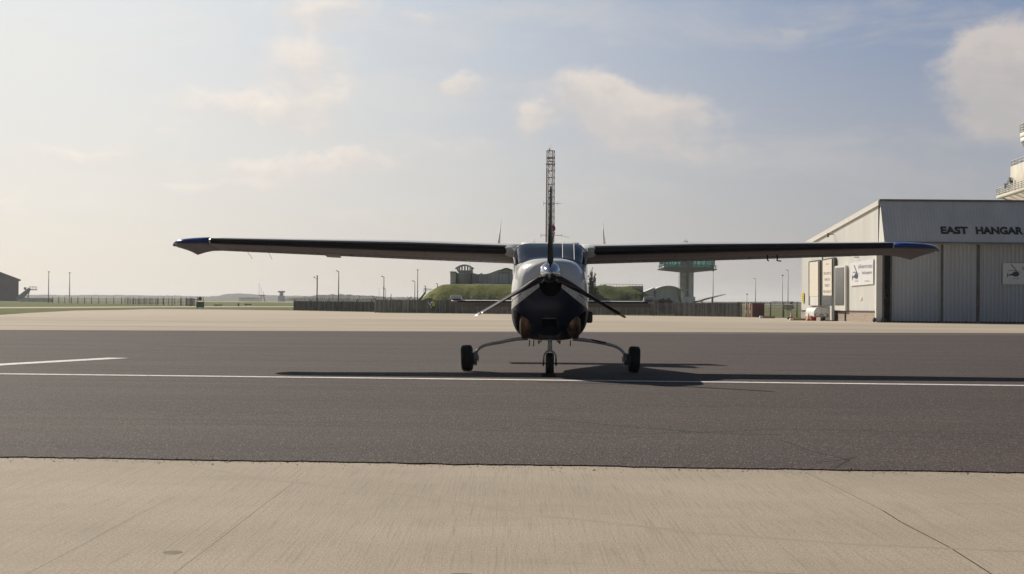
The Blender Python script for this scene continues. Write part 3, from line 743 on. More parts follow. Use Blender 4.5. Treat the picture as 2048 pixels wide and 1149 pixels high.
# wings
def foil(n=20):
    up, lo = [], []
    for i in range(n + 1):
        x = (1 - math.cos(math.pi * i / n)) / 2
        yt = 5 * .13 * (.2969 * math.sqrt(x) - .126 * x - .3516 * x * x + .2843 * x ** 3 - .1015 * x ** 4)
        cmb = .035 * (4 * x * (1 - x)) if x < .5 else .035 * (1 - (2 * x - 1) ** 2)
        up.append((x, cmb + yt)); lo.append((x, cmb - yt))
    return up, lo
UP, LO = foil()
def section(x, yle, chord, zle, zte, tk=1., pts=None, off=0.):
    out = []
    ptl = pts if pts else (UP[::-1] + LO[1:-1])
    for (u, w) in ptl:
        out.append(Vector((x, yle + u * chord, zle + (zte - zle) * u + w * chord * tk + (off if w > .0 else -off))))
    return out
def wing(sg, span_tip, o_):
    secs = []
    for t in [0, .1, .25, .5, .75, 1.]:
        x = .42 + (5.15 - .42) * t
        k = max(0, (x - 2.2) / (5.15 - 2.2)); k2 = (x - .42) / 4.73
        secs.append((x, 2.60 + .13 * k, 1.63 - .50 * k, 1.815 + .115 * k2, 1.638 + .172 * k2 , 1. - .14 * k))
    def S(x):
        k = max(0, (x - 2.2) / (5.15 - 2.2)); k2 = (x - .42) / 4.73
        return (x, 2.60 + .13 * k, 1.63 - .50 * k, 1.812 + .118 * k2, 1.64 + .168 * k2, 1. - .12 * k)
    xs = [.42 + 4.73 * i / 24 for i in range(25)]
    def sec(x, pts=None, off=0., o2=0):
        _, a, b, c, d, e = S(x); r = section(x * sg, a, b, c, d, e, pts, off)
        return r
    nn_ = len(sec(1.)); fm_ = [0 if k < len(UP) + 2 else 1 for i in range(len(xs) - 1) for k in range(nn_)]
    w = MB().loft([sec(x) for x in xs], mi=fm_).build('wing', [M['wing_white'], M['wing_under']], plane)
    bp = [p for p in UP if p[0] < .062][::-1] + [p for p in LO if p[0] < .075][1:]
    def bsec(x):
        _, yle, chord, zle, zte, tk = S(x); r = []
        for (u, q) in bp: r.append(Vector((x * sg, yle + u * chord - .004, zle + (zte - zle) * u + q * chord * tk + (.003 if q > 0 else -.003))))
        return r
    bs = [.66 + (5.13 - .66) * i / 20 for i in range(21)]
    MB().loft([bsec(x) for x in bs], closed=False, caps=False).build('deice_boot', M['boot'], w)
    # aileron / flap joints and flap
    def under(x, u, dz=-.006):
        _, yle, chord, zle, zte, tk = S(x)
        import bisect
        lo = [p for p in LO]; 
        for (ua, qa), (ub, qb) in zip(lo, lo[1:]):
            if ua <= u <= ub: q = qa + (qb - qa) * (u - ua) / (ub - ua); break
        return Vector((x * sg, yle + u * chord, zle + (zte - zle) * u + q * chord * tk + dz))
    mb = MB(); mb.tube([under(x, .72, -.001) for x in [.7 + .2 * i for i in range(22)]], .004, 5)
    for x in (3.1, 3.13): mb.tube([under(x, u, -.001) for u in (.72, .82, .9, .985)], .004, 5)
    mb.build('hinge_gap', M['galv'], w)
    # corrugated control surface skins catch light as fine ribs
    mb = MB()
    for i in range(34):
        x = .8 + i * .125
        mb.tube([under(x, u, -.003) for u in (.76, .86, .97)], .006, 4)
    mb.build('flap_ribs', M['wing_white'], w)
    for x in (1.15, 1.9, 2.65, 3.6, 4.3): MB().tube([under(x, u, -.001) for u in (.1, .2, .35, .5, .7)], .003, 4).build('skin_seam', M['framed'], w)
    if sg < 0: MB().prism([under(3.30, .8, 0), under(3.30, .995, .0), under(3.30, .995, -.028), under(3.30, .85, -.028)], (-.22, 0, 0.01)).build('flap_track', M['wing_white'], w)
    # tip
    _, yle, chord, zle, zte, tk = S(5.15)
    e = span_tip - 5.15
    tips = [(5.15, yle, chord, zle, zte, tk), (5.15 + .22 * e, yle + .005, chord, zle, zte - .004, tk), (5.15 + .42 * e, yle + .02, chord, zle - .002, zte - .030, tk * .98),
            (5.15 + .60 * e, yle + .05, chord * .97, zle - .004, zte - .068, tk * .95), (5.15 + .74 * e, yle + .10, chord * .90, zle - .012, zte - .02, tk * .9), (5.15 + .87 * e, yle + .20, chord * .76, zle - .024, zte + .012, tk * .78),
            (5.15 + .95 * e, yle + .34, chord * .56, zle - .038, zte + .03, tk * .66), (span_tip, yle + .45, chord * .36, zle - .05, zte + .04, tk * .45)]
    rings = [section(t[0] * sg, *t[1:]) for t in tips]
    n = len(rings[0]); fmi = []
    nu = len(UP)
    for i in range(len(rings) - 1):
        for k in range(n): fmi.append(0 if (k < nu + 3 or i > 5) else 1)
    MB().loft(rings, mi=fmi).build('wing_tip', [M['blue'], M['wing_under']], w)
    q = Vector(((span_tip - .01) * sg, yle + .56, zle - .05))
    MB().sphere(q, .03, 12, (1, 2., .9)).build('position_light', M['navlens'], w)
    return w, under
wl, ul = wing(-1, 5.79, 0)
wr, ur = wing(1, 5.92, 0)
# wing root fairing strip
for sg in (-1, 1):
    MB().prism([Vector((sg * .55, 2.42, 1.86)), Vector((sg * .68, 2.60, 1.87)), Vector((sg * .68, 2.66, 1.74)), Vector((sg * .555, 2.6, 1.72))], (0, .25, -.01)).build('root_fairing', M['wing_white'], plane, bevel=.02)
# small fittings
def wick(x, u, sg, fn, a):
    p = fn(x, .97); return [p, p + Vector((a, .05, -.10))]
mb = MB(); mb.tube(wick(4.75, 1, -1, ul, .07), .0028, 5); mb.build('static_wick', M['dktrim'], plane)
mb = MB(); mb.tube(wick(4.42, 1, -1, ul, .045), .0028, 5); mb.build('static_wick', M['dktrim'], plane)
p = ur(3.32, .45); mb = MB(); mb.tube([p + Vector((0, 0, .02)), p + Vector((0, -.01, -.07)), p + Vector((0, -.16, -.085))], .010, 6); mb.build('pitot_tube', M['blackm'], plane)
p = ur(3.47, .45); mb = MB(); mb.tube([p + Vector((0, 0, .02)), p + Vector((0, 0, -.085)), p + Vector((.05, -.05, -.09))], .012, 6); mb.build('temperature_probe', M['blackm'], plane)
mb = MB(); mb.tube([A(997.5, 489, 3.4), A(999.5, 470, 3.45), A(1002, 440, 3.6)], [.022, .010, .004], 6); mb.build('whip_antenna', M['antenna'], plane)
mb = MB(); mb.tube([A(1209, 490, 3.4), A(1207, 470, 3.45), A(1204.5, 441, 3.6)], [.022, .010, .004], 6); mb.build('whip_antenna', M['antenna'], plane)
c = A(1068, 488, 3.3); mb = MB().tube([c - Vector((0, 0, .01)), c + Vector((0, 0, .055))], .007, 6).box(c + Vector((0, 0, .005)), (.07, .2, .018)); mb.build('roof_antenna', M['antenna'], plane)
# cabin roof between the wings
mb = MB(); mb.loft([section(x, 2.52, 1.7, 1.83, 1.66, 1.02) for x in (-.43, -.3, 0, .3, .43)]); mb.build('cabin_roof', M['wing_white'], plane)
# tail
fx = A(1105, 520, 7.5).x
def thin(sec_pts): return sec_pts
rings = []
for (z, y0, y1, tk) in ((1.15, 6.0, 8.1, .085), (1.5, 6.75, 8.12, .07), (1.9, 7.05, 8.16, .06), (2.22, 7.28, 8.2, .05), (2.29, 7.36, 8.2, .035)):
    c = y1 - y0; rings.append([Vector((fx + s_ * tk * .5 * math.sin(math.pi * min(1, u ** .6)), y0 + u * c, z)) for s_, us in ((1, [i / 10 for i in range(10)]), (-1, [1 - i / 10 for i in range(10)])) for u in us])
MB().loft(rings).build('tail_fin', M['white'], plane)
MB().box((fx - .006, 8.22, 1.75), (.04, .10, 1.0)).build('rudder', M['white'], plane, bevel=.01)
cb = A(1106, 461, 7.6)
MB().lathe(cb, (0, 0, 1), [(-.02, .02), (0, .04), (.03, .045), (.07, .038), (.09, .012)], 14).build('beacon', M['redlens'], plane)
MB().tube([A(1104, 487, 7.0), A(1106, 475, 7.05), A(1109, 466, 7.3)], .012, 6).build('fin_antenna', M['blackm'], plane)
sc = A(1105, 603, 7.4).x; SH = 1.76
def stab(x0, x1, y0, c0, z0, z1, tk, nm, mat):
    rings = []
    for i in range(9):
        x = x0 + (x1 - x0) * i / 8; k = abs(x) / SH
        rings.append(section(sc + x, y0 + .10 * k, c0 - .06 * k, z0, z1, tk, [(u, w - (.035 * 4 * u * (1 - u))) for u, w in (UP[::-1] + LO[1:-1])]))
    return MB().loft(rings).build(nm, mat, plane)
zs = A(1105, 603.5, 7.2).z
st = stab(-SH, SH, 7.05, .50, zs, zs - .005, .62, 'tailplane', M['white'])
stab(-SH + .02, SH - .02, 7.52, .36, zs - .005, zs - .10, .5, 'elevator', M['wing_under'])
for sg in (-1, 1):
    MB().box((sc + sg * (SH - .075), 7.35, zs + .035), (.2, .34, .055), M3=Matrix.Rotation(R(-12), 3, 'X')).build('elevator_horn', M['white'], plane, bevel=.015)
bp2 = [(u, w - .035 * 4 * u * (1 - u)) for u, w in ([p for p in UP if p[0] < .12][::-1][1:] + [p for p in LO if p[0] < .3][1:])]
MB().loft([[v + Vector((0, -.004, -.003)) for v in section(sc + x, 7.05 + .10 * abs(x) / SH, .50, zs, zs - .005, .66, bp2)] for x in [-SH + .1 + (2 * SH - .2) * i / 10 for i in range(11)]], closed=False, caps=False).build('tail_boot', M['boot'], st)
# landing gear
def wheel(parent, c, r, w, tilt=0.):
    rot = Matrix.Rotation(tilt, 3, 'Y')
    def L_(prof, n=36):
        ax = rot @ Vector((1, 0, 0)); return MB().lathe(c, ax, prof, n)
    wo_ = bpy.data.objects.new('wheel', None); col.objects.link(wo_); wo_.parent = parent
    h = w / 2
    prof = [(-h * .78, r * .55), (-h * .98, r * .68), (-h, r * .80), (-h * .86, r * .92), (-h * .62, r * .985), (-h * .4, r), (-h * .36, r * .97), (-h * .30, r * .97), (-h * .27, r), (-h * .02, r), (0, r * .97), (h * .05, r), (h * .27, r), (h * .30, r * .97), (h * .36, r * .97), (h * .4, r), (h * .62, r * .985), (h * .86, r * .92), (h, r * .80), (h * .98, r * .68), (h * .78, r * .55)]
    L_(prof).build('tyre', M['rubber'], wo_)
    L_([(-h * .7, r * .2), (-h * .7, r * .56), (-h * .5, r * .56), (h * .5, r * .56), (h * .7, r * .56), (h * .7, r * .2)], 24).build('rim', M['steel'], wo_)
    return wo_
def gear(sg, pts, cpx, cpy_b, nm):
    g = bpy.data.objects.new('main_gear', None); col.objects.link(g); g.parent = plane
    base_ = A(cpx, 715, 2.59); c = Vector((base_.x, 2.59, .196))
    wheel(g, c, .196, .172, R(2.5) * sg)
    # smooth leg
    raw = [A(px, py, y) for px, py, y in pts]; sm = []
    for i in range(len(raw) - 1):
        p0 = raw[max(i - 1, 0)]; p1, p2 = raw[i], raw[i + 1]; p3 = raw[min(i + 2, len(raw) - 1)]
        for k in range(5):
            t = k / 5; sm.append(.5 * ((2 * p1) + (p2 - p0) * t + (2 * p0 - 5 * p1 + 4 * p2 - p3) * t * t + (3 * p1 - p0 - 3 * p2 + p3) * t ** 3))
    sm.append(raw[-1]); n = len(sm)
    MB().tube(sm, [.029 - .010 * i / n for i in range(n)], 12).build('spring_leg', M['gearw'], g)
    ax = c + Vector((-sg * .115, .0, .0))
    mb = MB().lathe(ax, (1, 0, 0), [(-.035, .02), (-.035, .085), (.03, .085), (.03, .02)], 20)
    mb.box(ax + Vector((-sg * .02, .03, .03)), (.055, .09, .13)).box(ax + Vector((-sg * .005, .02, -.075)), (.06, .1, .06))
    mb.build('brake', M['greyal'], g)
    mb = MB().tube([sm[-1] + Vector((-sg * .02, -.02, .02)), ax + Vector((-sg * .06, -.03, .03)), ax + Vector((-sg * .055, -.02, -.05))], .006, 6); mb.build('brake_line', M['blackm'], g)
    return g, sm
gl, sml = gear(-1, [(1056, 677, 2.35), (1030, 679, 2.4), (1000, 685, 2.5), (978, 689, 2.55), (964, 693.5, 2.58), (954, 702, 2.59), (948.5, 712, 2.59)], 934, 741, 'l')
gr_, smr = gear(1, [(1145, 678, 2.35), (1172, 681, 2.4), (1200, 685.5, 2.5), (1222, 690.5, 2.55), (1236, 696, 2.58), (1246, 704.5, 2.59), (1252, 715, 2.59)], 1268, 745, 'r')
a = A(1181, 679.5, 2.42); b = A(1212, 686, 2.46); MB().tube([a, b], .012, 6).build('step_grip', M['plate'], gr_)
ng = bpy.data.objects.new('nose_gear', None); col.objects.link(ng); ng.parent = plane
nc = Vector((A(1099.5, 730, 1.0).x, 1.0, .166)); wheel(ng, nc, .166, .118)
mb = MB(); arch = [nc + Vector((-.088, 0, -.01))] + [nc + Vector((-.088, 0, .09))] + [nc + Vector((-.088 * math.cos(q), 0, .105 + .085 * math.sin(q))) for q in [math.pi * i / 10 for i in range(11)]] + [nc + Vector((.088, 0, .09)), nc + Vector((.088, 0, -.01))]
mb.tube(arch, .0125, 8); mb.build('fork', M['steel'], ng)
mb = MB().tube([nc + Vector((0, 0, .19)), nc + Vector((0, .05, .40))], [.034, .030], 14).tube([nc + Vector((0, .045, .28)), nc + Vector((0, .08, .55))], .020, 12); mb.build('strut', M['gearw'], ng)
for q_ in (-1, 1):
    MB().tube([nc + Vector((q_ * .018, .0, .26)), nc + Vector((q_ * .02, .03, .37))], .008, 6).build('torque_link', M['blackm'], ng)
    MB().box(nc + Vector((q_ * .09, 0, -.005)), (.02, .05, .04)).build('axle_nut', M['blackm'], ng)
# rubber chock in front of nose wheel
cp = plane.matrix_basis @ Vector((nc.x - .03, .80, 0)) if False else parent_matrix(plane) @ Vector((nc.x - .02, .79, 0))
mb = MB().prism([Vector((-.09, -.05, 0)), Vector((-.09, .05, 0)), Vector((-.09, .035, .042)), Vector((-.09, -.02, .042))], (.19, 0, 0))
ck = mb.build('wheel_chock', M['rubber'], bevel=.006); ck.location = (cp.x, cp.y, .001); ck.rotation_euler = (0, 0, -YAW); tag(ck, 'low black rubber chock in front of the nose wheel', 'wheel chock')

# ------------------------------------------------------------------ lamp posts and poles
def lamp(px, ytop, D, kind, w=.09, side=-1, label='', group='lamp posts around the airfield', mat='galv'):
    b = GX(px, D); top = P(px, ytop, D); h = top.z - b.z
    t = thing('street_lamp', label, 'lamp post', b, 0, group)
    MB().tube([Vector((0, 0, 0)), Vector((0, 0, h))], [w, w * .6], 8).build('pole', M[mat], t)
    MB().lathe((0, 0, 0), (0, 0, 1), [(0, w * 2), (.12, w * 2), (.14, w * 1.1)], 10).build('base', M[mat], t)
    s = D / F
    if kind == 'arm':
        MB().tube([Vector((0, 0, h - 1.2 * s)), Vector((side * 1.2 * s, 0, h)), Vector((side * 3 * s, 0, h + .2 * s))], w * .55, 6).build('arm', M[mat], t)
        MB().box((side * 3.6 * s, 0, h + .7 * s), (4.2 * s, .35, 1.5 * s), M3=Matrix.Rotation(side * R(-14), 3, 'Y')).build('lamp_head', M['dkpole'], t, bevel=.04)
    elif kind == 'flood':
        MB().box((0, 0, h), (3.6 * s, .4, 1.3 * s)).build('lamp_head', M['dkpole'], t, bevel=.05)
        MB().box((0, 0, h - 1.1 * s), (1.6 * s, .3, .9 * s)).build('bracket', M['dkpole'], t)
    elif kind == 'thin':
        MB().tube([Vector((0, 0, h - .02)), Vector((side * 1.5 * s, 0, h + .3 * s)), Vector((side * 4.5 * s, 0, h + .8 * s))], w * .7, 6).build('arm', M[mat], t)
        MB().box((side * 4.6 * s, 0, h + .7 * s), (1.6 * s, .25, .5 * s)).build('lamp_head', M['galv'], t)
    return t
lamp(97, 544, 600, 'flood', .17, label='tall pale lamp post left of its pair beyond the left fence')
lamp(139, 546, 590, 'flood', .17, label='tall pale lamp post right of its pair beyond the left fence')
lamp(677, 543, 330, 'arm', .11, label='tall lamp post with drooping head behind the razor wire fence', mat='dkpole')
lamp(767.5, 554, 345, 'arm', .11, label='lamp post in the middle of the fence with a short post at its side', mat='dkpole')
lamp(771, 578, 620, 'arm', .10, label='short distant lamp post just right of the middle one', mat='dkpole')
lamp(829.5, 563, 430, 'arm', .11, label='shorter lamp post left of the tall one beside the grass bank', mat='dkpole')
lamp(835, 540, 340, 'flood', .09, label='tallest lamp post beside the foot of the grass bank', mat='dkpole')
lamp(1426, 542, 222, 'flood', .055, label='tall thin lamp post standing before the fence by the glass tower', mat='galv')
lamp(1511, 558, 330, 'thin', .07, label='lamp post rising behind the dark red bin', mat='galv')
lamp(1565, 551, 186, 'flood', .035, label='slim pole with a tiny head in front of the mesh fence', mat='galv')
lamp(1576, 541, 215, 'thin', .05, label='tall thin lamp post nearest to the hangar wall', mat='galv')
lamp(1494, 588.5, 420, 'flood', .06, label='small distant lamp post above the faded red posts', mat='galv')
# small lamps on the bank
for px, yt, yb, lb in ((851, 573, 585, 'small bent lamp low on the left bank'), (875, 568, 573, 'small bent lamp near the top of the left bank')):
    b = P(px, yb + 3, 268); tp = P(px, yt, 268); h = tp.z - b.z; s = 268 / F
    t = thing('bank_lamp', lb, 'lamp post', b, 0, 'lamps on the bank')
    MB().tube([Vector((0, 0, 0)), Vector((0, 0, h)), Vector((-2 * s, 0, h + .5 * s))], .05, 6).build('pole', M['dkpole'], t)
    MB().box((-2.4 * s, 0, h + .5 * s), (2.4 * s, .25, .9 * s)).build('lamp_head', M['dkpole'], t)
# camera pole
b = GX(634, 295); tp = P(634, 552, 295); h = tp.z - b.z
t = thing('camera_pole', 'thick dark pole carrying a small camera on a side arm above the fence', 'camera pole', b)
MB().tube([(0, 0, 0), (0, 0, h)], [.10, .09], 10).build('pole', M['dkpole'], t)
MB().tube([(0, 0, h - .45), (-.25, 0, h - .4), (-.45, 0, h - .25)], .035, 6).build('arm', M['dkpole'], t)
MB().sphere((-.48, 0, h - .22), .11, 10).build('camera', M['dkpole'], t)
MB().box((0, 0, h), (.22, .22, .1)).build('cap', M['dkpole'], t)
for px, yt, D, lb, w in ((758, 576, 420, 'thin plain pole left of the middle lamp post', .03), (782, 588, 420, 'short dark stub post right of the middle lamp post', .08)):
    b = GX(px, D); h = P(px, yt, D).z - b.z
    t = thing('pole', lb, 'pole', b); MB().tube([(0, 0, 0), (0, 0, h)], w, 6).build('shaft', M['dkpole'], t)
    if w > .05: MB().box((-.12, 0, h * .62), (.16, .16, .25)).build('junction_box', M['dkpole'], t)

# ------------------------------------------------------------------ fences
def along(pts, step):
    out = []; carry = 0.
    for a, b in zip(pts, pts[1:]):
        L_ = (b - a).length; d = carry
        while d < L_: out.append(a.lerp(b, d / L_)); d += step
        carry = d - L_
    return out
def palisade(pts, h, step, wid, label, poststep, name='palisade_fence', pmat_='fence', arms=False, seed=1, light=.12):
    rnd = random.Random(seed)
    org = pts[0]; t = thing(name, label, 'fence', org)
    mb = MB(); ml = MB()
    for p in along(pts, step):
        hh = h + rnd.uniform(-.015, .02); w = wid * rnd.uniform(.9, 1.08); q = p - org; z0 = zg(p.y) - org.z
        lean = rnd.uniform(-.008, .008)
        v = [(q.x - w / 2, q.y, z0 + .03), (q.x + w / 2, q.y, z0 + .03), (q.x + w / 2 + lean, q.y, z0 + hh - .06), (q.x + lean, q.y - .005, z0 + hh), (q.x - w / 2 + lean, q.y, z0 + hh - .06)]
        mb.prism([Vector(k) for k in v], (0, .02, 0), mi=1 if rnd.random() < light else 0)
    mb.build('pales', [M[pmat_], M['palel']], t)
    mb = MB()
    for hh in (.3, h - .28):
        for a, b in zip(pts, pts[1:]):
            a_ = Vector((a.x, a.y + .06, zg(a.y) + hh)) - org; b_ = Vector((b.x, b.y + .06, zg(b.y) + hh)) - org
            mb.bar(a_, b_, .03)
    mb.build('rails', M[pmat_], t)
    for p in along(pts, poststep):
        q = Vector((p.x, p.y + .12, zg(p.y))) - org; mb = MB()
        mb.box(q + Vector((0, 0, (h + .05) / 2)), (.11, .11, h + .1))
        if arms:
            for s_ in (-1, 1): mb.tube([q + Vector((0, 0, h)), q + Vector((s_ * .28, 0, h + .38))], .035, 5)
        mb.build('post', M['dkpole'], t)
    return t
fA = [G(588, 621.3), G(660, 622.6), G(748, 624.3)]
fB = [G(750, 626.0), G(900, 627.4), G(1050, 629.2)]
fC = [G(1050, 629.2), G(1200, 631.), G(1350, 632.5), G(1482, 634.4)]
fa_t = palisade(fA, 1.40, .16, .155, 'solid grey steel fence topped with coiled razor wire, left section', 5.3, arms=True, seed=3)
palisade(fB, 1.60, .17, .14, 'grey palisade fence behind the walking person, below the grass bank', 4.6, arms=True, seed=4, light=.2)
palisade(fC, 1.42, .19, .125, 'grey palisade fence right of the aeroplane, below the glass tower', 4.6, seed=5, light=.42)
# razor wire coils
def coil(pts, h, rr, pitch, name, label, mat='dkpole'):
    org = pts[0].copy(); mb = MB(); path = []
    L_ = sum((b - a).length for a, b in zip(pts, pts[1:])); n = int(L_ / pitch * 12)
    dd = along(pts, L_ / n)
    for i, p in enumerate(dd):
        q = 2 * math.pi * i / 12
        path.append(Vector((p.x, p.y + rr * math.cos(q) + .12, zg(p.y) + h + rr + rr * math.sin(q))) - org)
    mb.tube(path, .022, 4, smooth=False)
    o = mb.build(name, M[mat]); o.location = org; tag(o, label, 'razor wire', 'razor wire coils'); return o
coil(fA, 1.38, .24, .62, 'razor_wire', 'coiled razor wire on top of the left grey fence')
coil(fB, 1.58, .16, .9, 'razor_wire', 'sparse razor wire above the fence by the grass bank')
# mesh fence by the hangar
def meshfence(pts, h, poststep, label, wires=7, vstep=.5, mat='fencel', pw=.05, pex=.3):
    org = pts[0]; t = thing('mesh_fence', label, 'fence', org); mb = MB()
    for k in range(wires):
        z = h * (k + .3) / wires + .05
        for a, b in zip(pts, pts[1:]): mb.bar(Vector((a.x, a.y, zg(a.y) + z)) - org, Vector((b.x, b.y, zg(b.y) + z)) - org, .012 * pw / .05)
    for p in along(pts, vstep): q = Vector((p.x, p.y, zg(p.y))) - org; mb.bar(q, q + Vector((0, 0, h)), .012 * pw / .05)
    mb.build('wire_mesh', M[mat], t)
    mb = MB()
    for a, b in zip(pts, pts[1:]): mb.bar(Vector((a.x, a.y, zg(a.y) + h)) - org, Vector((b.x, b.y, zg(b.y) + h)) - org, .03 * pw / .05)
    mb.build('top_rail', M[mat], t)
    for p in along(pts, poststep):
        q = Vector((p.x, p.y, zg(p.y))) - org; MB().tube([q, q + Vector((0, 0, h + pex))], pw, 6).build('post', M['dkpole'], t)
    return t
meshfence([G(1483, 634.), G(1540, 635.), G(1608, 636.)], 1.22, 2.2, 'see-through wire mesh fence between the red bin and the hangar', 9, .28)
meshfence([G(105, 606.5), G(250, 609.2), G(330, 611.2), G(388, 612.4)], 1.75, 8.2, 'long see-through fence across the grass at far left', 5, 1.6, 'fencel', .11, .2)
meshfence([G(250, 608.4), G(320, 610), G(386, 611)], 1.9, 4., 'darker second fence line at the right end of the far left fence', 7, .8, 'dkpole', .10, .1)
t = palisade([G(372, 612.6), G(389, 612.8)], 1.75, .30, .12, 'dark double gate closing the right end of the far fence', 2.0, 'fence_gate', 'fence')
# low wall beside the airstairs
a, b = GX(40, 720), GX(106, 700)
mb = MB(); L_ = (b - a).length; ang = math.atan2((b - a).y, (b - a).x); mid = (a + b) / 2
t = thing('low_wall', 'low grey wall with a capping running right from the airstairs', 'wall', mid, ang)
MB().box((0, 0, .65), (L_, .4, 1.3)).build('wall', M['concd'], t)
MB().box((0, 0, 1.36), (L_ + .2, .55, .12)).build('capping', M['dkpole'], t)

# ------------------------------------------------------------------ dark hangar and airstairs, far left
Dh = 860.
b = GX(-60, Dh); t = thing('dark_hangar', 'dark grey hangar gable cut by the left edge of the photo', 'hangar', b, R(17))
def rel(px, py, D):
    v = P(px, py, D) - b; return Vector((v.x / math.cos(R(17)) * .985, 0, v.z))
gz = 0.
xr = rel(31.5, 560, Dh).x; ze = rel(31.5, 560, Dh).z; zr = rel(0, 547.5, Dh).z; x0_ = rel(0, 547, Dh).x
slope = (zr - ze) / (xr - x0_); xc = -14.; zc = ze + slope * (xr - xc)
xl = xc - (xr - xc)
MB().prism([Vector((xl, 0, 0)), Vector((xr, 0, 0)), Vector((xr, 0, ze)), Vector((xc, 0, zc)), Vector((xl, 0, ze))], (0, 45, 0)).build('wall', M['darkhang'], t)
mb = MB(); e_ = 1.0
mb.prism([Vector((xc, -1, zc + .5)), Vector((xr + e_, -1, ze - slope * e_ + .5)), Vector((xr + e_, -1, ze - slope * e_)), Vector((xc, -1, zc))], (0, 47, 0))
mb.prism([Vector((xc, -1, zc + .5)), Vector((xc, -1, zc)), Vector((xl - e_, -1, ze - slope * e_)), Vector((xl - e_, -1, ze - slope * e_ + .5))], (0, 47, 0))
mb.build('roof', M['dkpole'], t)
MB().box((xc + 2, -.15, ze * .42), ((xr - xc) * 1.1, .3, ze * .84)).build('door', M['fence'], t)
Ds = 800.; s_ = Ds / F
b = GX(36, Ds); t = thing('airstairs', 'pale steel boarding stairs with a railed top platform beside the dark hangar', 'boarding stairs', b)
zt = P(60, 580, Ds).z - b.z
for yy in (0, 2.2):
    MB().prism([Vector((-1, yy, .4)), Vector((1.2, yy, .4)), Vector((23 * s_, yy, zt)), Vector((21 * s_, yy, zt + .9)), Vector((-1, yy, 1.6))], (0, .25, 0)).build('stringer', M['steelb'], t)
MB().prism([Vector((-1, .4, .4)), Vector((0, .4, .4)), Vector((22 * s_, .4, zt)), Vector((22 * s_, .4, zt + .3))], (0, 1.8, 0)).build('steps', M['steelb'], t)
MB().box((28 * s_, 1.2, zt), (15 * s_, 2.6, .35)).build('platform', M['steelb'], t)
mb = MB()
for px in (13, 17, 21.5, 28, 34.5):
    for yy in (0, 2.4): mb.bar(Vector((px * s_, yy, zt * min(1, px / 22))), Vector((px * s_, yy, zt * min(1, px / 22) + 1.3)), .09)
for yy in (0, 2.4): mb.bar(Vector((21.5 * s_, yy, zt + 1.3)), Vector((34.5 * s_, yy, zt + 1.3)), .09)
mb.box((14 * s_, 0, zt + .5), (5 * s_, .15, 1.1))
mb.build('railing', M['steelb'], t)
mb = MB(); mb.bar(Vector((22 * s_, 1, zt)), Vector((18 * s_, 1, 0)), .13); mb.bar(Vector((22 * s_, 1, zt)), Vector((15 * s_, 1, 0)), .12); mb.build('support', M['steelb'], t)

# ------------------------------------------------------------------ distant airfield bits
b = GX(563, 1400); k = 1400 / F
t = thing('radar_tower', 'square radar head on a blocky tower near the horizon', 'radar', b)
MB().box((0, 0, 2.2), (13 * k, 4, 4.4)).build('base_building', M['steelb'], t)
MB().box((0, 0, 5.8), (7 * k, 2.5, 3)).build('pedestal', M['galv'], t)
zt = P(563, 584, 1400).z - b.z
MB().box((0, 0, zt), (14 * k, 1.2, 1.1)).build('antenna_array', M['dkpole'], t)
b = GX(503, 1300); k = 1300 / F
t = thing('lattice_array', 'spidery lattice landing aid structure near the horizon', 'lattice structure', b)
mb = MB()
z0, z1 = .5, P(503, 596.5, 1300).z - b.z
for i in range(9):
    x = (-25 + i * 4.5) * k
    mb.bar(Vector((x, 0, 0)), Vector((x + 4.5 * k, 0, z1)), .16); mb.bar(Vector((x + 4.5 * k, 0, 0)), Vector((x, 0, z1)), .16)
mb.bar(Vector((-25 * k, 0, z1)), Vector((16 * k, 0, z1)), .16); mb.build('truss', M['dkpole'], t)
mb = MB(); zz = P(503, 591, 1300).z - b.z
for px in (16, 20, 26, 28): mb.bar(Vector((px * k, 0, 0)), Vector(((22 + (px - 22) * .4) * k, 0, zz)), .18)
mb.build('pylon', M['dkpole'], t)
MB().box((21 * k, 0, zz), (13 * k, 1.5, .5)).build('deck', M['dkpole'], t)
mb = MB()
for px, py in ((518, 567), (522, 576), (527, 583)): mb.bar(Vector(((px - 503) * k, 0, zz)), Vector(((px - 503) * k, 0, P(px, py, 1300).z - b.z)), .11)
mb.build('aerial', M['dkpole'], t)
def tsign(px, pyb, w, h, legs, label, mat='fencel'):
    c = G(px, pyb); k = c.y / F
    t = thing('taxiway_sign', label, 'sign', c, 0, 'small signs in the grass')
    MB().box((0, 0, legs * k + h * k / 2), (w * k, .2, h * k)).build('panel', M[mat], t)
    for s_ in (-.35, .35): MB().box((s_ * w * k, 0, legs * k / 2), (.08, .08, legs * k)).build('leg', M['dkpole'], t)
tsign(436, 612.8, 17, 2.6, .9, 'wide low grey sign in the grass right of the red disc')
tsign(496, 611.3, 14, 2.4, .9, 'narrow low grey sign in the grass before the lattice structure')
tsign(477, 613.6, 3.2, 5, 1.6, 'small upright dark marker box in the grass', 'greenp')
# red disc signal on green box
c = G(400.5, 618.6); k = c.y / F
t = thing('stop_sign', 'round red disc on a green equipment box with yellow feet', 'sign', c)
MB().box((0, 0, 9 * k), (15 * k, .5, 11 * k)).build('cabinet', M['greenp'], t, bevel=.03)
for s_ in (-1, 1):
    MB().box((s_ * 5 * k, 0, 1.8 * k), (1.2 * k, .12, 3.6 * k)).build('leg', M['yellow'], t)
    MB().box((s_ * 5.8 * k, 0, 19.5 * k), (.9 * k, .1, 10 * k)).build('side_bar', M['dkpole'], t)
d = MB().lathe((0, -.3, 20.5 * k), (0, 1, 0), [(-.06, 3.9 * k), (.06, 3.9 * k)], 20).build('disc', M['redd'], t)
MB().lathe((0, -.4, 20.5 * k), (0, 1, 0), [(-.02, 2.0 * k), (.02, 2.0 * k)], 16).build('disc_centre', M['red'], d)

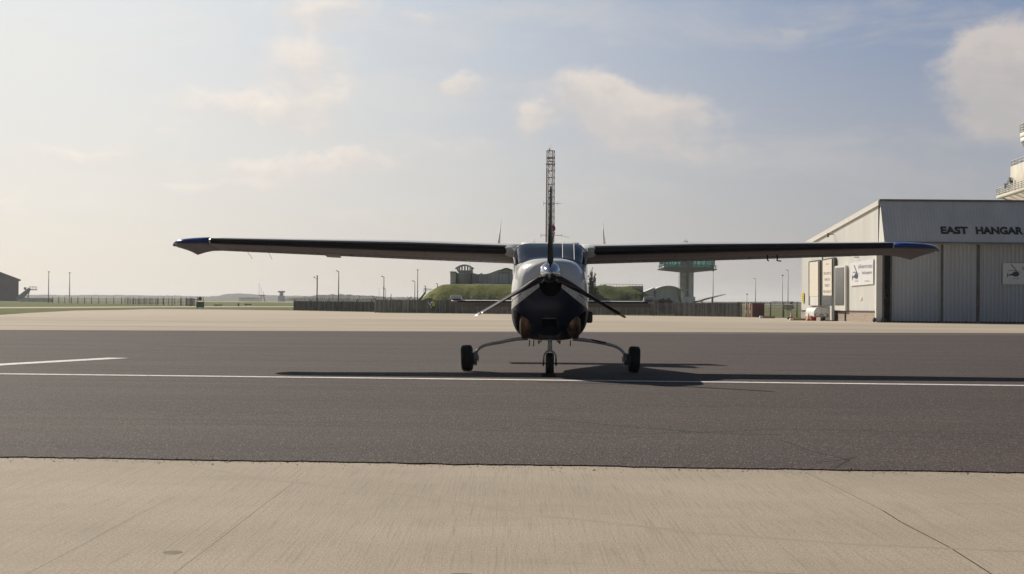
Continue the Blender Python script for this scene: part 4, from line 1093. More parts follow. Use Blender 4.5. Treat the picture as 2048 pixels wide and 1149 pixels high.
# ------------------------------------------------------------------ communications mast
Dm = 285.
b = GX(1099, Dm); hgt = P(1099.5, 302, Dm).z - b.z
t = thing('radio_mast', 'tall square lattice radio mast rising behind the propeller', 'mast', b)
k = Dm / F; W0, W1 = 9.0 * k, 8.4 * k
def mc(z, i):
    w = W0 + (W1 - W0) * z / hgt; a_ = R(22 + 90 * i); r = w * .98
    return Vector((r * math.cos(a_) * 1.05 , r * math.sin(a_), z))
for i in range(4): MB().tube([mc(0, i), mc(hgt, i)], .055 , 6).build('leg', M['mast'], t)
mb = MB(); nb = 24
for j in range(nb):
    za, zb = hgt * j / nb, hgt * (j + 1) / nb
    for i in range(4):
        i2 = (i + 1) % 4
        mb.bar(mc(za, i), mc(zb, i2), .034); mb.bar(mc(zb, i), mc(za, i2), .034); mb.bar(mc(zb, i), mc(zb, i2), .045)
mb.build('bracing', M['mast'], t)
mb = MB(); zpl = P(1099, 329, Dm).z - b.z
mb.box((0, 0, zpl), (18.5 * k, 1.1, .12))
for z_ in (zpl + .45, zpl + .9):
    for i in range(4): mb.bar(mc(z_, i) * 1.0, mc(z_, (i + 1) % 4), .04)
mb.build('work_platform', M['mast'], t)
MB().tube([(-.2, 0, hgt), (-.2, 0, hgt + .35)], .09, 8).build('obstruction_light', M['dkpole'], t)
MB().tube([(0, 0, hgt), (0, 0, hgt + 14 * k)], .015, 5).build('whip', M['mast'], t)
for py, xa, xb in ((407, -13, 24), (471, -18, 38)):
    z_ = P(1099, py, Dm).z - b.z; mb = MB()
    mb.bar(Vector((xa * k, 0, z_)), Vector((xb * k * .6, 0, z_ - .0)), .035); mb.bar(Vector((xb * k * .6, 0, z_)), Vector((xb * k, 0, z_ - (.06 if py < 420 else .35))), .02)
    mb.bar(Vector((xa * k, 0, z_ - .4)), Vector((xa * k, 0, z_ + .3)), .025); mb.bar(Vector((xb * k * .62, 0, z_ - .3)), Vector((xb * k * .62, 0, z_ + .3)), .02)
    mb.build('dipole_antenna', M['mast'], t)
MB().box((-7.6 * k, -.3, hgt * .45), (.16, .16, hgt * .88)).build('cable_tray', M['mast'], t)

# ------------------------------------------------------------------ grass banks
def bank(name, outline, D0, depth, mat, label, seed, rg=.15):
    """outline: crest profile in picture px at distance D0; the bank rises from its foot at D0-6 to the crest and runs back"""
    px0, px1 = outline[0][0], outline[-1][0]; n = int((px1 - px0) / 1.6); rings = []
    for i in range(n + 1):
        px = px0 + (px1 - px0) * i / n
        for (a, ya), (c, yc) in zip(outline, outline[1:]):
            if a <= px <= c: hy = ya + (yc - ya) * (px - a) / (c - a); break
        top_ = P(px, hy, D0); g = zg(D0); h = top_.z - g; row = []
        for j in range(15):
            v = j / 14; y = D0 - 7 * (1 - v) if v < .999 else D0
            y = D0 - 8 + 8 * v; hh = h * math.sin(v * math.pi / 2) ** .8
            nz = rg * math.sin(math.pi * v) * noise.noise((top_.x * .35, y * .4, seed)) + .12 * noise.noise((top_.x * .5, y * .6, seed)) + .06 * noise.noise((top_.x * 1.9, y * 2, seed))
            row.append(Vector((top_.x, y, g - .1 + hh + nz * min(1, h) * (1 if v < .97 else .5))))
        row.append(Vector((top_.x, D0 + depth * .6, g + h * .98))); row.append(Vector((top_.x, D0 + depth, g - .1)))
        rings.append(row)
    o = MB().loft(rings, closed=False, caps=False).build(name, mat); tag(o, label, kind='structure'); return o
bank('grass_bank', [(826, 608), (834, 604), (846, 594), (858, 583), (864, 580.5), (870, 577), (877, 572.5), (886, 569), (900, 567.2), (960, 567), (1040, 568)], 272, 30, M['bank'], 'smooth green grass bank below the round turret', 2.)
bank('grass_bank', [(1150, 571), (1196, 571.5), (1266, 572), (1275, 575), (1290, 584), (1305, 595), (1322, 607), (1330, 611)], 262, 26, M['bankd'], 'rough green and brown grass bank right of the aeroplane', 9., .75)

# ------------------------------------------------------------------ bunker building with round turret
Db = 276.; k = Db / F
b = Vector((P(975, 600, Db).x, Db, -.55))
t = thing('turret_building', 'grey concrete building with round canopied turret and wavy roof above the bank', 'building', b)
def r_(px, py, D=Db): return P(px, py, D) - b
# main wall with wavy top
topl = [(957, 549.5), (965, 550), (973, 549.8), (980, 548), (988, 545), (996, 542), (1003, 540.5), (1008, 538.2), (1013, 537.4), (1018, 538.5), (1024, 541), (1045, 542)]
wall = [r_(957, 602)] + [r_(a, c) for a, c in topl] + [r_(1045, 602)]
MB().prism(wall, (0, 14, 0)).build('wall', M['concd'], t)
rp = [r_(a, c) for a, c in topl[0:]]
mb = MB().prism([v + Vector((0, -.25, .10)) for v in rp] + [v + Vector((0, -.25, -.06)) for v in reversed(rp)], (0, 14.6, 0)); mb.build('roof', M['concd'], t)
rp = [r_(a, c) for a, c in ((1001, 541.5), (1007, 538.6), (1013, 537.2), (1019, 538.8), (1024, 541.5))]
MB().prism([v + Vector((0, -.5, .08)) for v in rp] + [v + Vector((0, -.5, -.08)) for v in reversed(rp)], (0, 4, 0)).build('roof_canopy', M['dkpole'], t)
MB().box(r_(1007.5, 573) + Vector((0, -.05, 0)), (20 * k, .14, 52 * k)).build('door', M['concd'], t)
mb = MB()
for px in (997.5, 1017.5): mb.box(r_(px, 573) + Vector((0, -.08, 0)), (.7 * k, .2, 52 * k))
mb.box(r_(1007.5, 546.5) + Vector((0, -.08, 0)), (20 * k, .2, .8 * k)); mb.box(r_(1007.5, 568) + Vector((0, -.12, 0)), (12 * k, .1, .7 * k)); mb.build('door_frame', M['dkpole'], t)
mb = MB()
for i in range(8): mb.box(r_(1003 + i * 1.6, 592) + Vector((0, -.16, 0)), (.4 * k, .1, 9 * k))
mb.box(r_(1008.5, 588) + Vector((0, -.16, 0)), (13 * k, .1, .6 * k)); mb.build('railing', M['dkpole'], t)
mb = MB()
for px in (962, 968, 975, 982, 990): mb.box(r_(px, 576) + Vector((0, -.02, 0)), (.35 * k, .06, 46 * k))
mb.build('wall_joints', M['fence'], t)
MB().prism([r_(900.5, 570), r_(900.5, 545.3), r_(912, 545.0), r_(912, 570)], (0, 8, 0)).build('side_block', M['concd'], t)
MB().box(r_(906, 545.0) + Vector((0, 3.6, .05)), (12.5 * k, 8.6, .12)).build('parapet', M['concp'], t)
MB().prism([r_(945, 570), r_(945, 546), r_(958, 549.5), r_(958, 570)], (0, 9, 0)).build('link_block', M['concd'], t)
mb = MB()
for px in (948, 952, 956): mb.box(r_(px, 559) + Vector((0, -.05, 0)), (1.1 * k, .1, 15 * k))
mb.build('slit_window', M['dktrim'], t)
tcx = r_(929, 560).x; rt = 17. * k
def zz(py): return r_(929, py).z
MB().lathe((tcx, rt + .2, 0), (0, 0, 1), [(zz(572), rt), (zz(549), rt), (zz(549) + .02, rt * 1.02), (zz(546), rt * 1.02), (zz(546), rt * .97), (zz(541), rt * .97), (zz(541), rt * .9)], 28).build('turret', M['concd'], t)
cv = []
for i in range(13):
    u = -1 + 2 * i / 12; cv.append((tcx + u * 18.5 * k, zz(531.2 + 7. * u * u)))
mb = MB(); mb.prism([Vector((x, -.6, z + .13)) for x, z in cv] + [Vector((x, -.6, z - .06)) for x, z in reversed(cv)], (0, 2 * rt + 1.4, 0)); mb.build('canopy_roof', M['concd'], t)
for i in range(9):
    mb = MB()
    q = math.pi * (i / 8) ; x = tcx + math.cos(q) * rt * .88; y = rt + .2 - math.sin(q) * rt * .88; u = (x - tcx) / (18.5 * k)
    mb.box((x, y, (zz(541) + zz(531.8 + 7 * u * u)) / 2), (.17, .17, zz(531.8 + 7 * u * u) - zz(541) + .05))
    mb.build('column', M['concd'], t)
    if 0 < i < 8: MB().box((x, 2 * (rt + .2) - y, (zz(541) + zz(531.8 + 7 * u * u)) / 2), (.17, .17, zz(531.8 + 7 * u * u) - zz(541))).build('column', M['concd'], t)
MB().tube([r_(940, 540), r_(940, 525)], .015, 5).build('aerial', M['dkpole'], t)
MB().tube([r_(904.5, 545), r_(904.5, 541.5)], .04, 5).build('vent_pipe', M['dkpole'], t)
MB().sphere(r_(963, 547.5), .12, 8, (1.6, 1, .6)).build('roof_vent', M['dkpole'], t)

# stair railing at left bank foot
b = P(851, 586, 269); t = thing('handrail', 'thin pale handrail and dark steps climbing the left end of the bank', 'handrail', b)
mb = MB(); k = 269 / F
def r2(px, py): return P(px, py, 269) - b
mb.bar(r2(848, 577.5), r2(866, 579.5), .035); mb.bar(r2(848, 580), r2(862, 581), .03)
for px, y0, y1 in ((848, 577, 587), (852, 577, 585)): mb.bar(r2(px, y0), r2(px, y1), .035)
mb.build('rail', M['galv'], t)
mb = MB()
for i in range(16): mb.box(r2(836.5 + i * 1., 602.5 - i * 1.22) + Vector((0, -1.5, -.15)), (1.5 * k, 1.2, .3))
mb.build('steps', M['dkpole'], t)

# ------------------------------------------------------------------ right bank: parapet, bunker, tower
b = Vector((P(1275, 580, 266).x, 266, -.55)); t = thing('bank_parapet', 'dark stone wall end with pale rail crowning the right bank', 'wall', b)
def r3(px, py, D=266.): return P(px, py, D) - b
MB().prism([r3(1262, 584), r3(1262, 572.3), r3(1286.5, 572.3), r3(1286.5, 590)], (0, 5, 0)).build('wall', M['concd'], t)
mb = MB(); mb.bar(r3(1200, 568.6), r3(1286, 569.6), .025)
for i in range(14): mb.bar(r3(1201 + i * 6.4, 568.6), r3(1201 + i * 6.4, 573), .02)
mb.build('rail', M['galv'], t)
MB().box(r3(1210, 570.6), (4 * 266 / F, .3, 1.6 * 266 / F)).build('vent_box', M['dkpole'], t)
Dk = 330.; b = Vector((P(1330, 600, Dk).x, Dk, -.55)); t = thing('arched_shelter', 'low grey arched concrete shelter between the right bank and the tower', 'building', b)
def r4(px, py, D=Dk): return P(px, py, D) - b
arc = [(1280, 588), (1287, 584.5), (1295, 581.5), (1303, 578), (1310, 575.3), (1310.6, 580)]
MB().prism([r4(1280, 612)] + [r4(*q) for q in arc] + [r4(1310.6, 612)], (0, 8, 0)).build('wing_wall', M['concd'], t)
arc = [(1308, 581), (1316, 577.2), (1324, 574.6), (1333, 573.3), (1342, 573.4), (1350, 575), (1357, 577.8), (1360, 579.4)]
MB().prism([r4(1308, 612)] + [r4(*q) for q in arc] + [r4(1362, 604), r4(1364, 612)], (0, 12, 0)).build('vault', M['concd'], t)
mb = MB(); ar = [r4(*q) for q in arc] + [r4(1374, 581)]
mb.prism([v + Vector((0, -.6, .12)) for v in ar] + [v + Vector((0, -.6, -.06)) for v in reversed(ar)], (0, 13, 0)); mb.build('roof', M['concd'], t)
MB().prism([r4(1353.5, 579), r4(1362, 580.5), r4(1362, 612), r4(1366, 612), r4(1360, 603), r4(1355, 592)], (0, -.3, 0)).build('side_wall', M['concp'], t)
# glass control tower
Dt = 600.; k = Dt / F; b = GX(1375, Dt); t = thing('glass_tower', 'control tower with wide teal glazed cab on a grey shaft', 'control tower', b)
def r5(px, py, D=Dt): return P(px, py, D) - b
sh = 13. * k
z_t = r5(1375, 500).z
for s_, ww in ((-1, 12.5), (1, 11.5)):
    x0 = r5(1361.5, 550).x if s_ < 0 else r5(1377.2, 550).x; x1 = r5(1373, 550).x if s_ < 0 else r5(1388, 550).x
    mb = MB()
    prof = [(0, 1.), (r5(1375, 580).z, 1.), (z_t, 1.)]
    cx_ = (x0 + x1) / 2; rx = (x1 - x0) / 2; rings = []
    for z, f_ in prof:
        rings.append([Vector((cx_ + rx * math.copysign(abs(math.cos(q)) ** .45, math.cos(q)), 2 + 2.6 * math.copysign(abs(math.sin(q)) ** .6, math.sin(q)), z)) for q in [2 * math.pi * i / 24 for i in range(24)]])
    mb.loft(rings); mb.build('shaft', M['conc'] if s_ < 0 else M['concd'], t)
MB().box((r5(1375.2, 550).x, 2.2, z_t / 2), (5 * k, 2, z_t)).build('stairwell_slot', M['dktrim'], t)
mb = MB()
for i in range(11):
    z_ = r5(1359, 547 + i * 2.9).z; mb.bar(Vector((r5(1356.5, 550).x, 0, z_)), Vector((r5(1361.5, 550).x, 0, z_)), .07)
mb.build('ladder', M['galv'], t)
MB().box((r5(1375, 590).x, 1., r5(1375, 608).z / 2), (28 * k, 7, r5(1375, 580).z)).build('entrance_block', M['concd'], t)
zc0, zc1 = r5(1375, 538).z, r5(1375, 494).z; hw = 53 * k
def octo(hx, hy, z, y0=2): return [Vector((r5(1375, 540).x + hx * math.copysign(abs(math.cos(q)) ** .35, math.cos(q)), y0 + hy * math.copysign(abs(math.sin(q)) ** .35, math.sin(q)), z)) for q in [2 * math.pi * (i + .5) / 32 for i in range(32)]]
MB().loft([octo(10 * k, 3, r5(1375, 545.5).z), octo(54 * k, 7.2, r5(1375, 541).z), octo(58 * k, 7.6, r5(1375, 540).z), octo(58 * k, 7.6, r5(1375, 538.4).z)]).build('cab_floor', M['dkpole'], t)
MB().loft([octo(52.5 * k, 6.6, r5(1375, 538.4).z), octo(53 * k, 6.7, r5(1375, 534.2).z)]).build('cab_apron', M['tealp'], t)
MB().loft([octo(52.6 * k, 6.5, r5(1375, 534.3).z), octo(55 * k, 7., zc1)]).build('cab_glass', M['teal'], t)
mb = MB()
for i in range(32):
    a_ = octo(53 * k, 6.6, r5(1375, 534.3).z)[i]; c_ = octo(55.4 * k, 7.1, zc1)[i]; mb.bar(a_, c_, .11)
for j in range(5):
    x = (-40 + j * 18) * k; mb.bar(Vector((x, -4.7, r5(1375, 534.3).z)), Vector((x, -5.1, zc1)), .13)
for py in (530.5,):
    ring = octo(53.4 * k, 6.7, r5(1375, py).z)
    for i in range(32): mb.bar(ring[i], ring[(i + 1) % 32], .07)
mb.build('mullions', M['tealp'], t)
MB().loft([octo(58 * k, 7.8, zc1), octo(58 * k, 7.8, zc1 + .7)]).build('cab_roof', M['concd'], t)
mb = MB()
for px in (1318, 1431):
    for d_ in (0, 1.2): mb.bar(r5(px + d_, 539), r5(px + d_, 531.5), .07)
ring = octo(57.8 * k, 7.5, r5(1375, 531.8).z)
for i in range(32): mb.bar(ring[i], ring[(i + 1) % 32], .06)
mb.build('balcony_rail', M['galv'], t)
mb = MB()
for px, y0 in ((1369, 481.5), (1372, 479.5), (1374.5, 482)): mb.bar(r5(px, 493), r5(px, y0), .10)
mb.box(r5(1374.5, 485), (3.2 * k, .5, 1.8 * k)); mb.box(r5(1364, 485.6), (4 * k, .5, .9 * k)); mb.bar(r5(1364, 486), r5(1364, 494), .08); mb.bar(r5(1374.5, 486), r5(1374.5, 494), .08)
mb.build('roof_aerials', M['dkpole'], t)
# slanting canopy
Dc = 330.; b = GX(1425, Dc); t = thing('slanting_canopy', 'thin slanting concrete canopy rising to the right behind the fence', 'canopy', b)
q0, q1 = P(1392, 606, Dc) - b, P(1452, 589.3, Dc) - b; up_ = Vector((0, 0, .22))
MB().prism([q0, q1, q1 + up_ * .35, q0 + up_ * 1.4 + (q1 - q0) * .3, q0 + up_], (0, 6, 0)).build('slab', M['conc'], t)
for u in (.25, .6): pp = q0.lerp(q1, u) + Vector((0, 3, 0)); MB().tube([pp, Vector((pp.x, pp.y, 0))], .12, 8).build('column', M['concd'], t)

# ------------------------------------------------------------------ vegetation
def foliage(name, label, cat, base_pt, crown, n, leaf, mat, limbs=5, seed=1, trunk_h=1., tr=.12, group=None, spread=1.):
    """crown: list of (cx, cy, cz, rx, ry, rz) lobes relative to the base"""
    rnd = random.Random(seed); t = thing(name, label, cat, base_pt, 0, group)
    mb = MB(); vs = []; fs = []
    tot_ = sum(l[3] * l[4] * l[5] for l in crown)
    for (cx, cy, cz, rx, ry, rz) in crown:
        m_ = int(n * rx * ry * rz / tot_) + 20; cl = [(rnd.gauss(0, .55), rnd.gauss(0, .55), rnd.gauss(0, .55)) for _ in range(max(6, m_ // 40))]
        for _ in range(m_):
            c = rnd.choice(cl); p = Vector((c[0] + rnd.gauss(0, .16 * spread), c[1] + rnd.gauss(0, .16), c[2] + rnd.gauss(0, .2)))
            if p.length > 1.15: p = p.normalized() * rnd.uniform(.85, 1.12)
            p = Vector((cx + p.x * rx, cy + p.y * ry, max(.02, cz + p.z * rz)))
            a = Vector((rnd.gauss(0, 1), rnd.gauss(0, 1), rnd.gauss(0, 1))).normalized(); bb = a.orthogonal().normalized(); s_ = leaf * rnd.uniform(.5, 1.3)
            o_ = len(vs); vs += [p - a * s_, p + bb * s_ * .5, p + a * s_, p - bb * s_ * .5]; fs.append((o_, o_ + 1, o_ + 2, o_ + 3))
    mb.add(vs, fs); mb.build('crown', M[mat], t, recalc=False)
    mb = MB(); mb.tube([(0, 0, -.1), (.03, 0, trunk_h * .5), (-.02, .02, trunk_h)], [tr, tr * .8, tr * .5], 7)
    for i in range(limbs):
        l = rnd.choice(crown); a_ = Vector((0, 0, trunk_h * rnd.uniform(.3, .95))); e = Vector((l[0] + rnd.uniform(-.5, .5) * l[3], l[1] + rnd.uniform(-.5, .5) * l[4], l[2] + rnd.uniform(.0, .7) * l[5]))
        mb.tube([a_, a_.lerp(e, .5) + Vector((0, 0, .1)), e], [tr * .45, tr * .25, tr * .08], 5)
    mb.build('trunk', M['bark'], t); return t
b = GX(1183, 258); k = 258 / F
foliage('tree', 'tall feathery dark tree close to the right side of the fuselage', 'tree', b,
        [(0, 0, 1.5, .95, .9, 1.5), (.05, 0, 3.1, .7, .6, 1.4), (.1, 0, 4.6, .5, .4, 1.0), (-.3, 0, 3.9, .4, .4, 1.4), (.55, 0, 2.8, .5, .3, .8), (.85, 0, 1.9, .5, .4, .7), (.0, 0, 5.7, .26, .2, .8), (.4, 0, 5.1, .2, .2, .8), (1.1, 0, 1.3, .35, .3, .5)], 7800, .085, 'leafd', 30, 5, 5.4, .11)
b = GX(1330, 256.5)
foliage('bush', 'large rounded dark bush before the arched shelter', 'bush', b, [(-.3, 0, 1.0, 1.3, 1, .95), (.5, 0, 1.0, 1.4, 1., .95), (-.7, 0, 1.5, .7, .6, .45), (.2, 0, 1.75, .8, .7, .4), (1.5, 0, .7, .8, .7, .6), (-1.4, 0, .8, .5, .5, .5)], 9000, .085, 'leafd', 8, 8, 1.2, .12, 'bushes behind the fence')
b = GX(1398, 262)
foliage('bush', 'small dark bush touching the right side of the tower shaft', 'bush', b, [(0, 0, .95, .75, .6, .55), (-.5, 0, .7, .5, .5, .5), (.6, 0, .6, .5, .5, .5)], 3500, .075, 'leafd', 6, 12, .8, .07, 'bushes behind the fence')
b = GX(1423, 260)
foliage('bush', 'low wide dark bush under the slanting canopy', 'bush', b, [(0, 0, .7, 1.1, .7, .5), (.7, 0, .65, .5, .5, .5), (-.6, 0, .6, .6, .5, .45)], 3800, .075, 'leafd', 6, 15, .7, .07, 'bushes behind the fence')
b = GX(1582, 205)
foliage('bush', 'small dark shrub behind the mesh fence near the first cone', 'bush', b, [(-.25, 0, 1.0, .55, .5, .28), (.1, 0, 1.3, .18, .2, .35)], 1200, .06, 'leafd', 5, 17, 1., .05, 'bushes behind the fence')

# ------------------------------------------------------------------ east hangar
XF, YF = 24.42, 122.9; XB, YB = 22.62, 144.6
zb_ = zg(YF)
hang = thing('east_hangar', 'pale corrugated hangar marked EAST HANGAR at the right edge', 'hangar', (XF, YF, zb_))
def hb(mb, name, mat, parent=None, **kw): return mb.build(name, mat, parent or hang, world=True, **kw)
ZT = 7.86; ZR = 5.55; ZC = 5.12; FORW = 1.5
sd = Vector((XB - XF, YB - YF, 0)); SL = sd.length; sdn = sd.normalized(); sno = Vector((-sdn.y, sdn.x, 0))
if sno.x > 0: sno = -sno
def corr(mb, a, b, zb0, ztop, nrm, pitch, amp, duty=.5):
    """trapezoid-profiled sheet between a and b; zb0/ztop functions of t"""
    L_ = (b - a).length; d = (b - a).normalized(); n_ = int(L_ / pitch); pts = []
    for i in range(n_):
        x = i * pitch
        pts += [(x, 0), (x + pitch * .10, amp), (x + pitch * .42, amp), (x + pitch * .52, 0)]
    pts.append((L_, 0)); lo, hi = [], []
    for x, o_ in pts:
        p = a + d * x + nrm * o_; t_ = x / L_
        lo.append(Vector((p.x, p.y, zb0(t_)))); hi.append(Vector((p.x, p.y, ztop(t_))))
    n = len(lo); mb.add(lo + hi, [(i, i + 1, n + i + 1, n + i) for i in range(n - 1)])
A0 = Vector((XF, YF, 0)); B0 = Vector((XB, YB, 0))
zpl = lambda t_: zg(YF + (YB - YF) * t_) + .74
mb = MB(); corr(mb, A0 + sdn * .4, B0, zpl, lambda t_: ZT + (ZR - ZT) * (t_ * (SL - .4) + .4) / SL, sno, .30, .012)
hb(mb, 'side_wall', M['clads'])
mb = MB().prism([A0 + sdn * .4 + Vector((0, 0, zb_ - .05)), B0 + Vector((0, 0, zg(YB) - .05)), B0 + Vector((0, 0, zpl(1) - .01)), A0 + sdn * .4 + Vector((0, 0, zpl(0) - .01))], -sno * .3)
hb(mb, 'plinth', M['brick'])
mb = MB().prism([A0 + sdn * .4 + Vector((0, 0, zpl(0) - .05)) + sno * .06, B0 + Vector((0, 0, zpl(1) - .05)) + sno * .06, B0 + Vector((0, 0, zpl(1) + .02)) + sno * .06, A0 + sdn * .4 + Vector((0, 0, zpl(0) + .02)) + sno * .06], -sno * .1)
hb(mb, 'drip_trim', M['framed'])
# roof
XR = 70.
mb = MB().prism([Vector((XF, YF, ZT + .0)) + sno * .12, Vector((XB, YB, ZR)) + sno * .12, Vector((XR, YB, ZR)), Vector((XR, YF, ZT))], (0, 0, .10)); hb(mb, 'roof', M['trimw'])
mb = MB().prism([Vector((XF, YF - .02, ZT - .02)) + sno * .14, Vector((XB, YB, ZR - .02)) + sno * .14, Vector((XB, YB, ZR - .24)) + sno * .14, Vector((XF, YF - .02, ZT - .24)) + sno * .14], -sno * .09); hb(mb, 'verge_trim', M['trimw'])
mb = MB().box(((XB + XR) / 2, YB - .1, (ZR + zg(YB)) / 2), (XR - XB, .2, ZR - zg(YB))); hb(mb, 'back_wall', M['clad'])
mb = MB().box((XR, (YF + YB) / 2, 3.), (.2, YB - YF, 6.)); hb(mb, 'far_wall', M['clad'])
# sloping fascia over the doors
fl_ = MB(); n_ = int((XR - XF) / .22); vs = []; fs = []
for i in range(n_ * 2 + 1):
    x = XF + i * .11 + (.0 if i else 0); o_ = -.02 if (i // 1) % 2 else .0
    vs += [Vector((x, YF + o_, ZT + .05)), Vector((x, YF - FORW + o_, ZC))]
for i in range(n_ * 2): fs.append((2 * i, 2 * i + 1, 2 * i + 3, 2 * i + 2))
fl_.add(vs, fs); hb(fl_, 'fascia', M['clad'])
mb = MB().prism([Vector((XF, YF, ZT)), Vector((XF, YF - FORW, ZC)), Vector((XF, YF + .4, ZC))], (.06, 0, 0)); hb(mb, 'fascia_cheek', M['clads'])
mb = MB().box(((XF + XR) / 2, YF - .05, ZT + .09), (XR - XF + .1, .16, .14)); hb(mb, 'coping', M['fence'])
mb = MB().box(((XF + XR) / 2, YF - FORW * .5, ZC - .04), (XR - XF, FORW, .06)); hb(mb, 'soffit', M['clad'])
mb = MB().box(((XF + XR) / 2, YF - FORW - .02, ZC - .02), (XR - XF, .06, .10)); hb(mb, 'drip_edge', M['fence'])
# white door jamb
mb = MB().box((XF - .02, YF + .2, (ZC + zb_) / 2), (.40, .42, ZC - zb_)); hb(mb, 'door_jamb', M['trimw'], bevel=.01)
mb = MB().box((XF + .28, YF + .26, (ZC + zb_) / 2), (.12, .3, ZC - zb_)); hb(mb, 'jamb_trim', M['fence'])
mb = MB().sphere((XF - .35, YF - .1, zb_ + .16), .17, 10, (.8, 1, 1)).sphere((XF + .22, YF - .15, zb_ + .13), .14, 10); hb(mb, 'bumper', M['dkpole'])
# doors
def PX(px, D=YF): return P(px, 560, D).x
dz1 = ZC - .05
xs_ = [(PX(1784), PX(1884.5)), (PX(1888), PX(1955)), (PX(1961), PX(2075)), (PX(2077), PX(2200))]
for i, (xa, xb) in enumerate(xs_):
    yy = YF + .28 + (.0 if i % 2 else .14)
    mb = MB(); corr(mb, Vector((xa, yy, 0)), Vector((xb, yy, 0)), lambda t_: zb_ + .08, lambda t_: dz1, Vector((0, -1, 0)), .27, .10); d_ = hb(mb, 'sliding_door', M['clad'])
    mb = MB().box(((xa + xb) / 2, yy + .05, zb_ + .05), (xb - xa, .12, .10)); hb(mb, 'door_rail', M['dkpole'])
xq = PX(2200)
while xq < XR - .6:
    xe = min(xq + 3.6, XR - .3); yy = YF + .34; mb = MB(); corr(mb, Vector((xq + .08, yy, 0)), Vector((xe, yy, 0)), lambda t_: zb_ + .08, lambda t_: dz1, Vector((0, -1, 0)), .27, .10); hb(mb, 'sliding_door', M['clad'])
    hb(MB().box((xq + .02, YF + .31, (dz1 + zb_) / 2), (.12, .18, dz1 - zb_)), 'door_post', M['fence']); xq = xe
for px, w in ((1886.2, .13), (1958.3, .2), (1784, .10)):
    mb = MB().box((PX(px), YF + .31, (dz1 + zb_) / 2), (w, .18, dz1 - zb_)); hb(mb, 'door_post', M['fence'])
mb = MB()
for j in range(14):
    if j % 2 == 0: mb.box((PX(1960.6), YF + .19, 1.05 + (609 - 592 - j * 3.7 + 8) / 30.1), (.05, .03, .11))
hb(mb, 'warning_tape', M['red'])
# black sheet added as shade inside the door gap, with floor items glimpsed
mb = MB().box((XF + 6., YF + 5, 2.4), (10, .2, 5)); hb(mb, 'interior_shade_sheet', M['void'])
mb = MB().box((PX(1774) + .6, YF + 4.5, zb_ + 1.85), (.42, .2, .55)); hb(mb, 'interior_sign', M['sign'])
mb = MB().box((PX(1774) + .3, YF + 4, zb_ + .7), (.2, .2, .26)); hb(mb, 'interior_plate', M['sign'])
# lettering
mb = MB(); sl_ = Vector((0, -FORW, ZC - ZT - .05)).normalized(); Nn = Vector((0, -(ZT - ZC), -FORW)).normalized()
Nn = Vector((0, -1, 0)) * (ZT - ZC) + Vector((0, 0, -1)) * FORW; Nn.normalize()
zl = 1.05 + (610 - 468.5) / 30.3; tt = (ZT + .05 - zl) / (ZT + .05 - ZC); yl_ = YF - FORW * tt
Vd = -sl_
sc_ = 3700 / (yl_)
x0 = (1881.5 - CX) / sc_
text_on(mb, 'EAST', Vector((x0, yl_, zl)) + Nn * .03, Vector((1, 0, 0)), Vd, Nn, w=54.5 / sc_, h=17.2 / sc_, bold=.045, depth=.04)
hb(mb, 'lettering', M['letter']); mb = MB()
x1 = (1951.5 - CX) / sc_
text_on(mb, 'HANGAR', Vector((x1, yl_, zl)) + Nn * .03, Vector((1, 0, 0)), Vd, Nn, w=95. / sc_, h=17.4 / sc_, bold=.045, depth=.04)
hb(mb, 'lettering', M['letter'])
# points on the side wall from the picture
def WP(px, py, off=.0):
    o_ = A0 + sno * off; d = ray(px, py); t_ = (o_ - CO).dot(sno) / d.dot(sno); return CO + d * t_
def wquad(name, mat, pxs, off=.06, th=.03, parent=None, lbl=None):
    q = [WP(a, c, off) for a, c in pxs]; mb = MB().prism(q, -sno * th)
    return q, mb
def rrect(x0, x1, y0l, y0r, y1l, y1r, r=3.2, n=5, bottom=False):
    """rounded-top rectangle in picture px on the wall"""
    pts = [(x0, y1l), (x1, y1r)]
    for i in range(n + 1):
        a_ = math.pi / 2 * i / n; pts.append((x1 - r * .45 + r * .45 * math.cos(a_), y0r + r - r * math.sin(a_)))
    for i in range(n + 1):
        a_ = math.pi / 2 * (1 - i / n); pts.append((x0 + r * .45 - r * .45 * math.cos(a_), y0l + r - r * math.sin(a_)))
    return pts
# three tall framed windows
for (fx0, fx1, t0, t1, b0, b1, gx0, gx1, gt0, gt1, gm, kind) in (
        (1617, 1640, 523, 520, 611, 612, 1619, 1636.3, 525.3, 523.3, 'winglass', 'blind'),
        (1643.5, 1668.5, 519.5, 515, 640, 641.3, 1645, 1663.5, 521.5, 518, 'winglass', 'none'),
        (1669.2, 1690.5, 532.5, 530.5, 621, 622, 1670, 1687.6, 536.5, 535.0, 'winglass', 'none')):
    q = [WP(a, c, .22) for a, c in rrect(fx0, fx1, t0, t1, b0, b1)]
    w_ = MB().prism(q, -sno * .17)
    w_ = w_.build('window', M['framed'] if fx0 < 1669 else M['trimw'], hang, world=True)
    gb = 612 if fx0 < 1669 else 611
    q = [WP(a, c, .245) for a, c in ((gx0, gb), (gx1, gb), (gx1, gt1), (gx0, gt0))]
    MB().prism(q, -sno * .01).build('pane', M['winglass'], w_, world=True)
    if kind == 'blind':
        q = [WP(a, c, .265) for a, c in ((1619, 593), (1636.3, 593), (1636.3, 523.3), (1619, 525.3))]
        MB().prism(q, -sno * .01).build('blind', M['blind'], w_, world=True)
        q = [WP(a, c, .265) for a, c in ((1620, 611.5), (1636.3, 611.5), (1636.3, 593.5), (1620, 593.5))]
        MB().prism(q, -sno * .01).build('lower_panel', M['clads'], w_, world=True)
mb = MB()
q = [WP(a, c, .10) for a, c in ((1640.4, 618), (1643.2, 618), (1643.2, 512), (1640.4, 512))]; mb.prism(q, -sno * .05); hb(mb, 'wall_trim', M['trimw'])
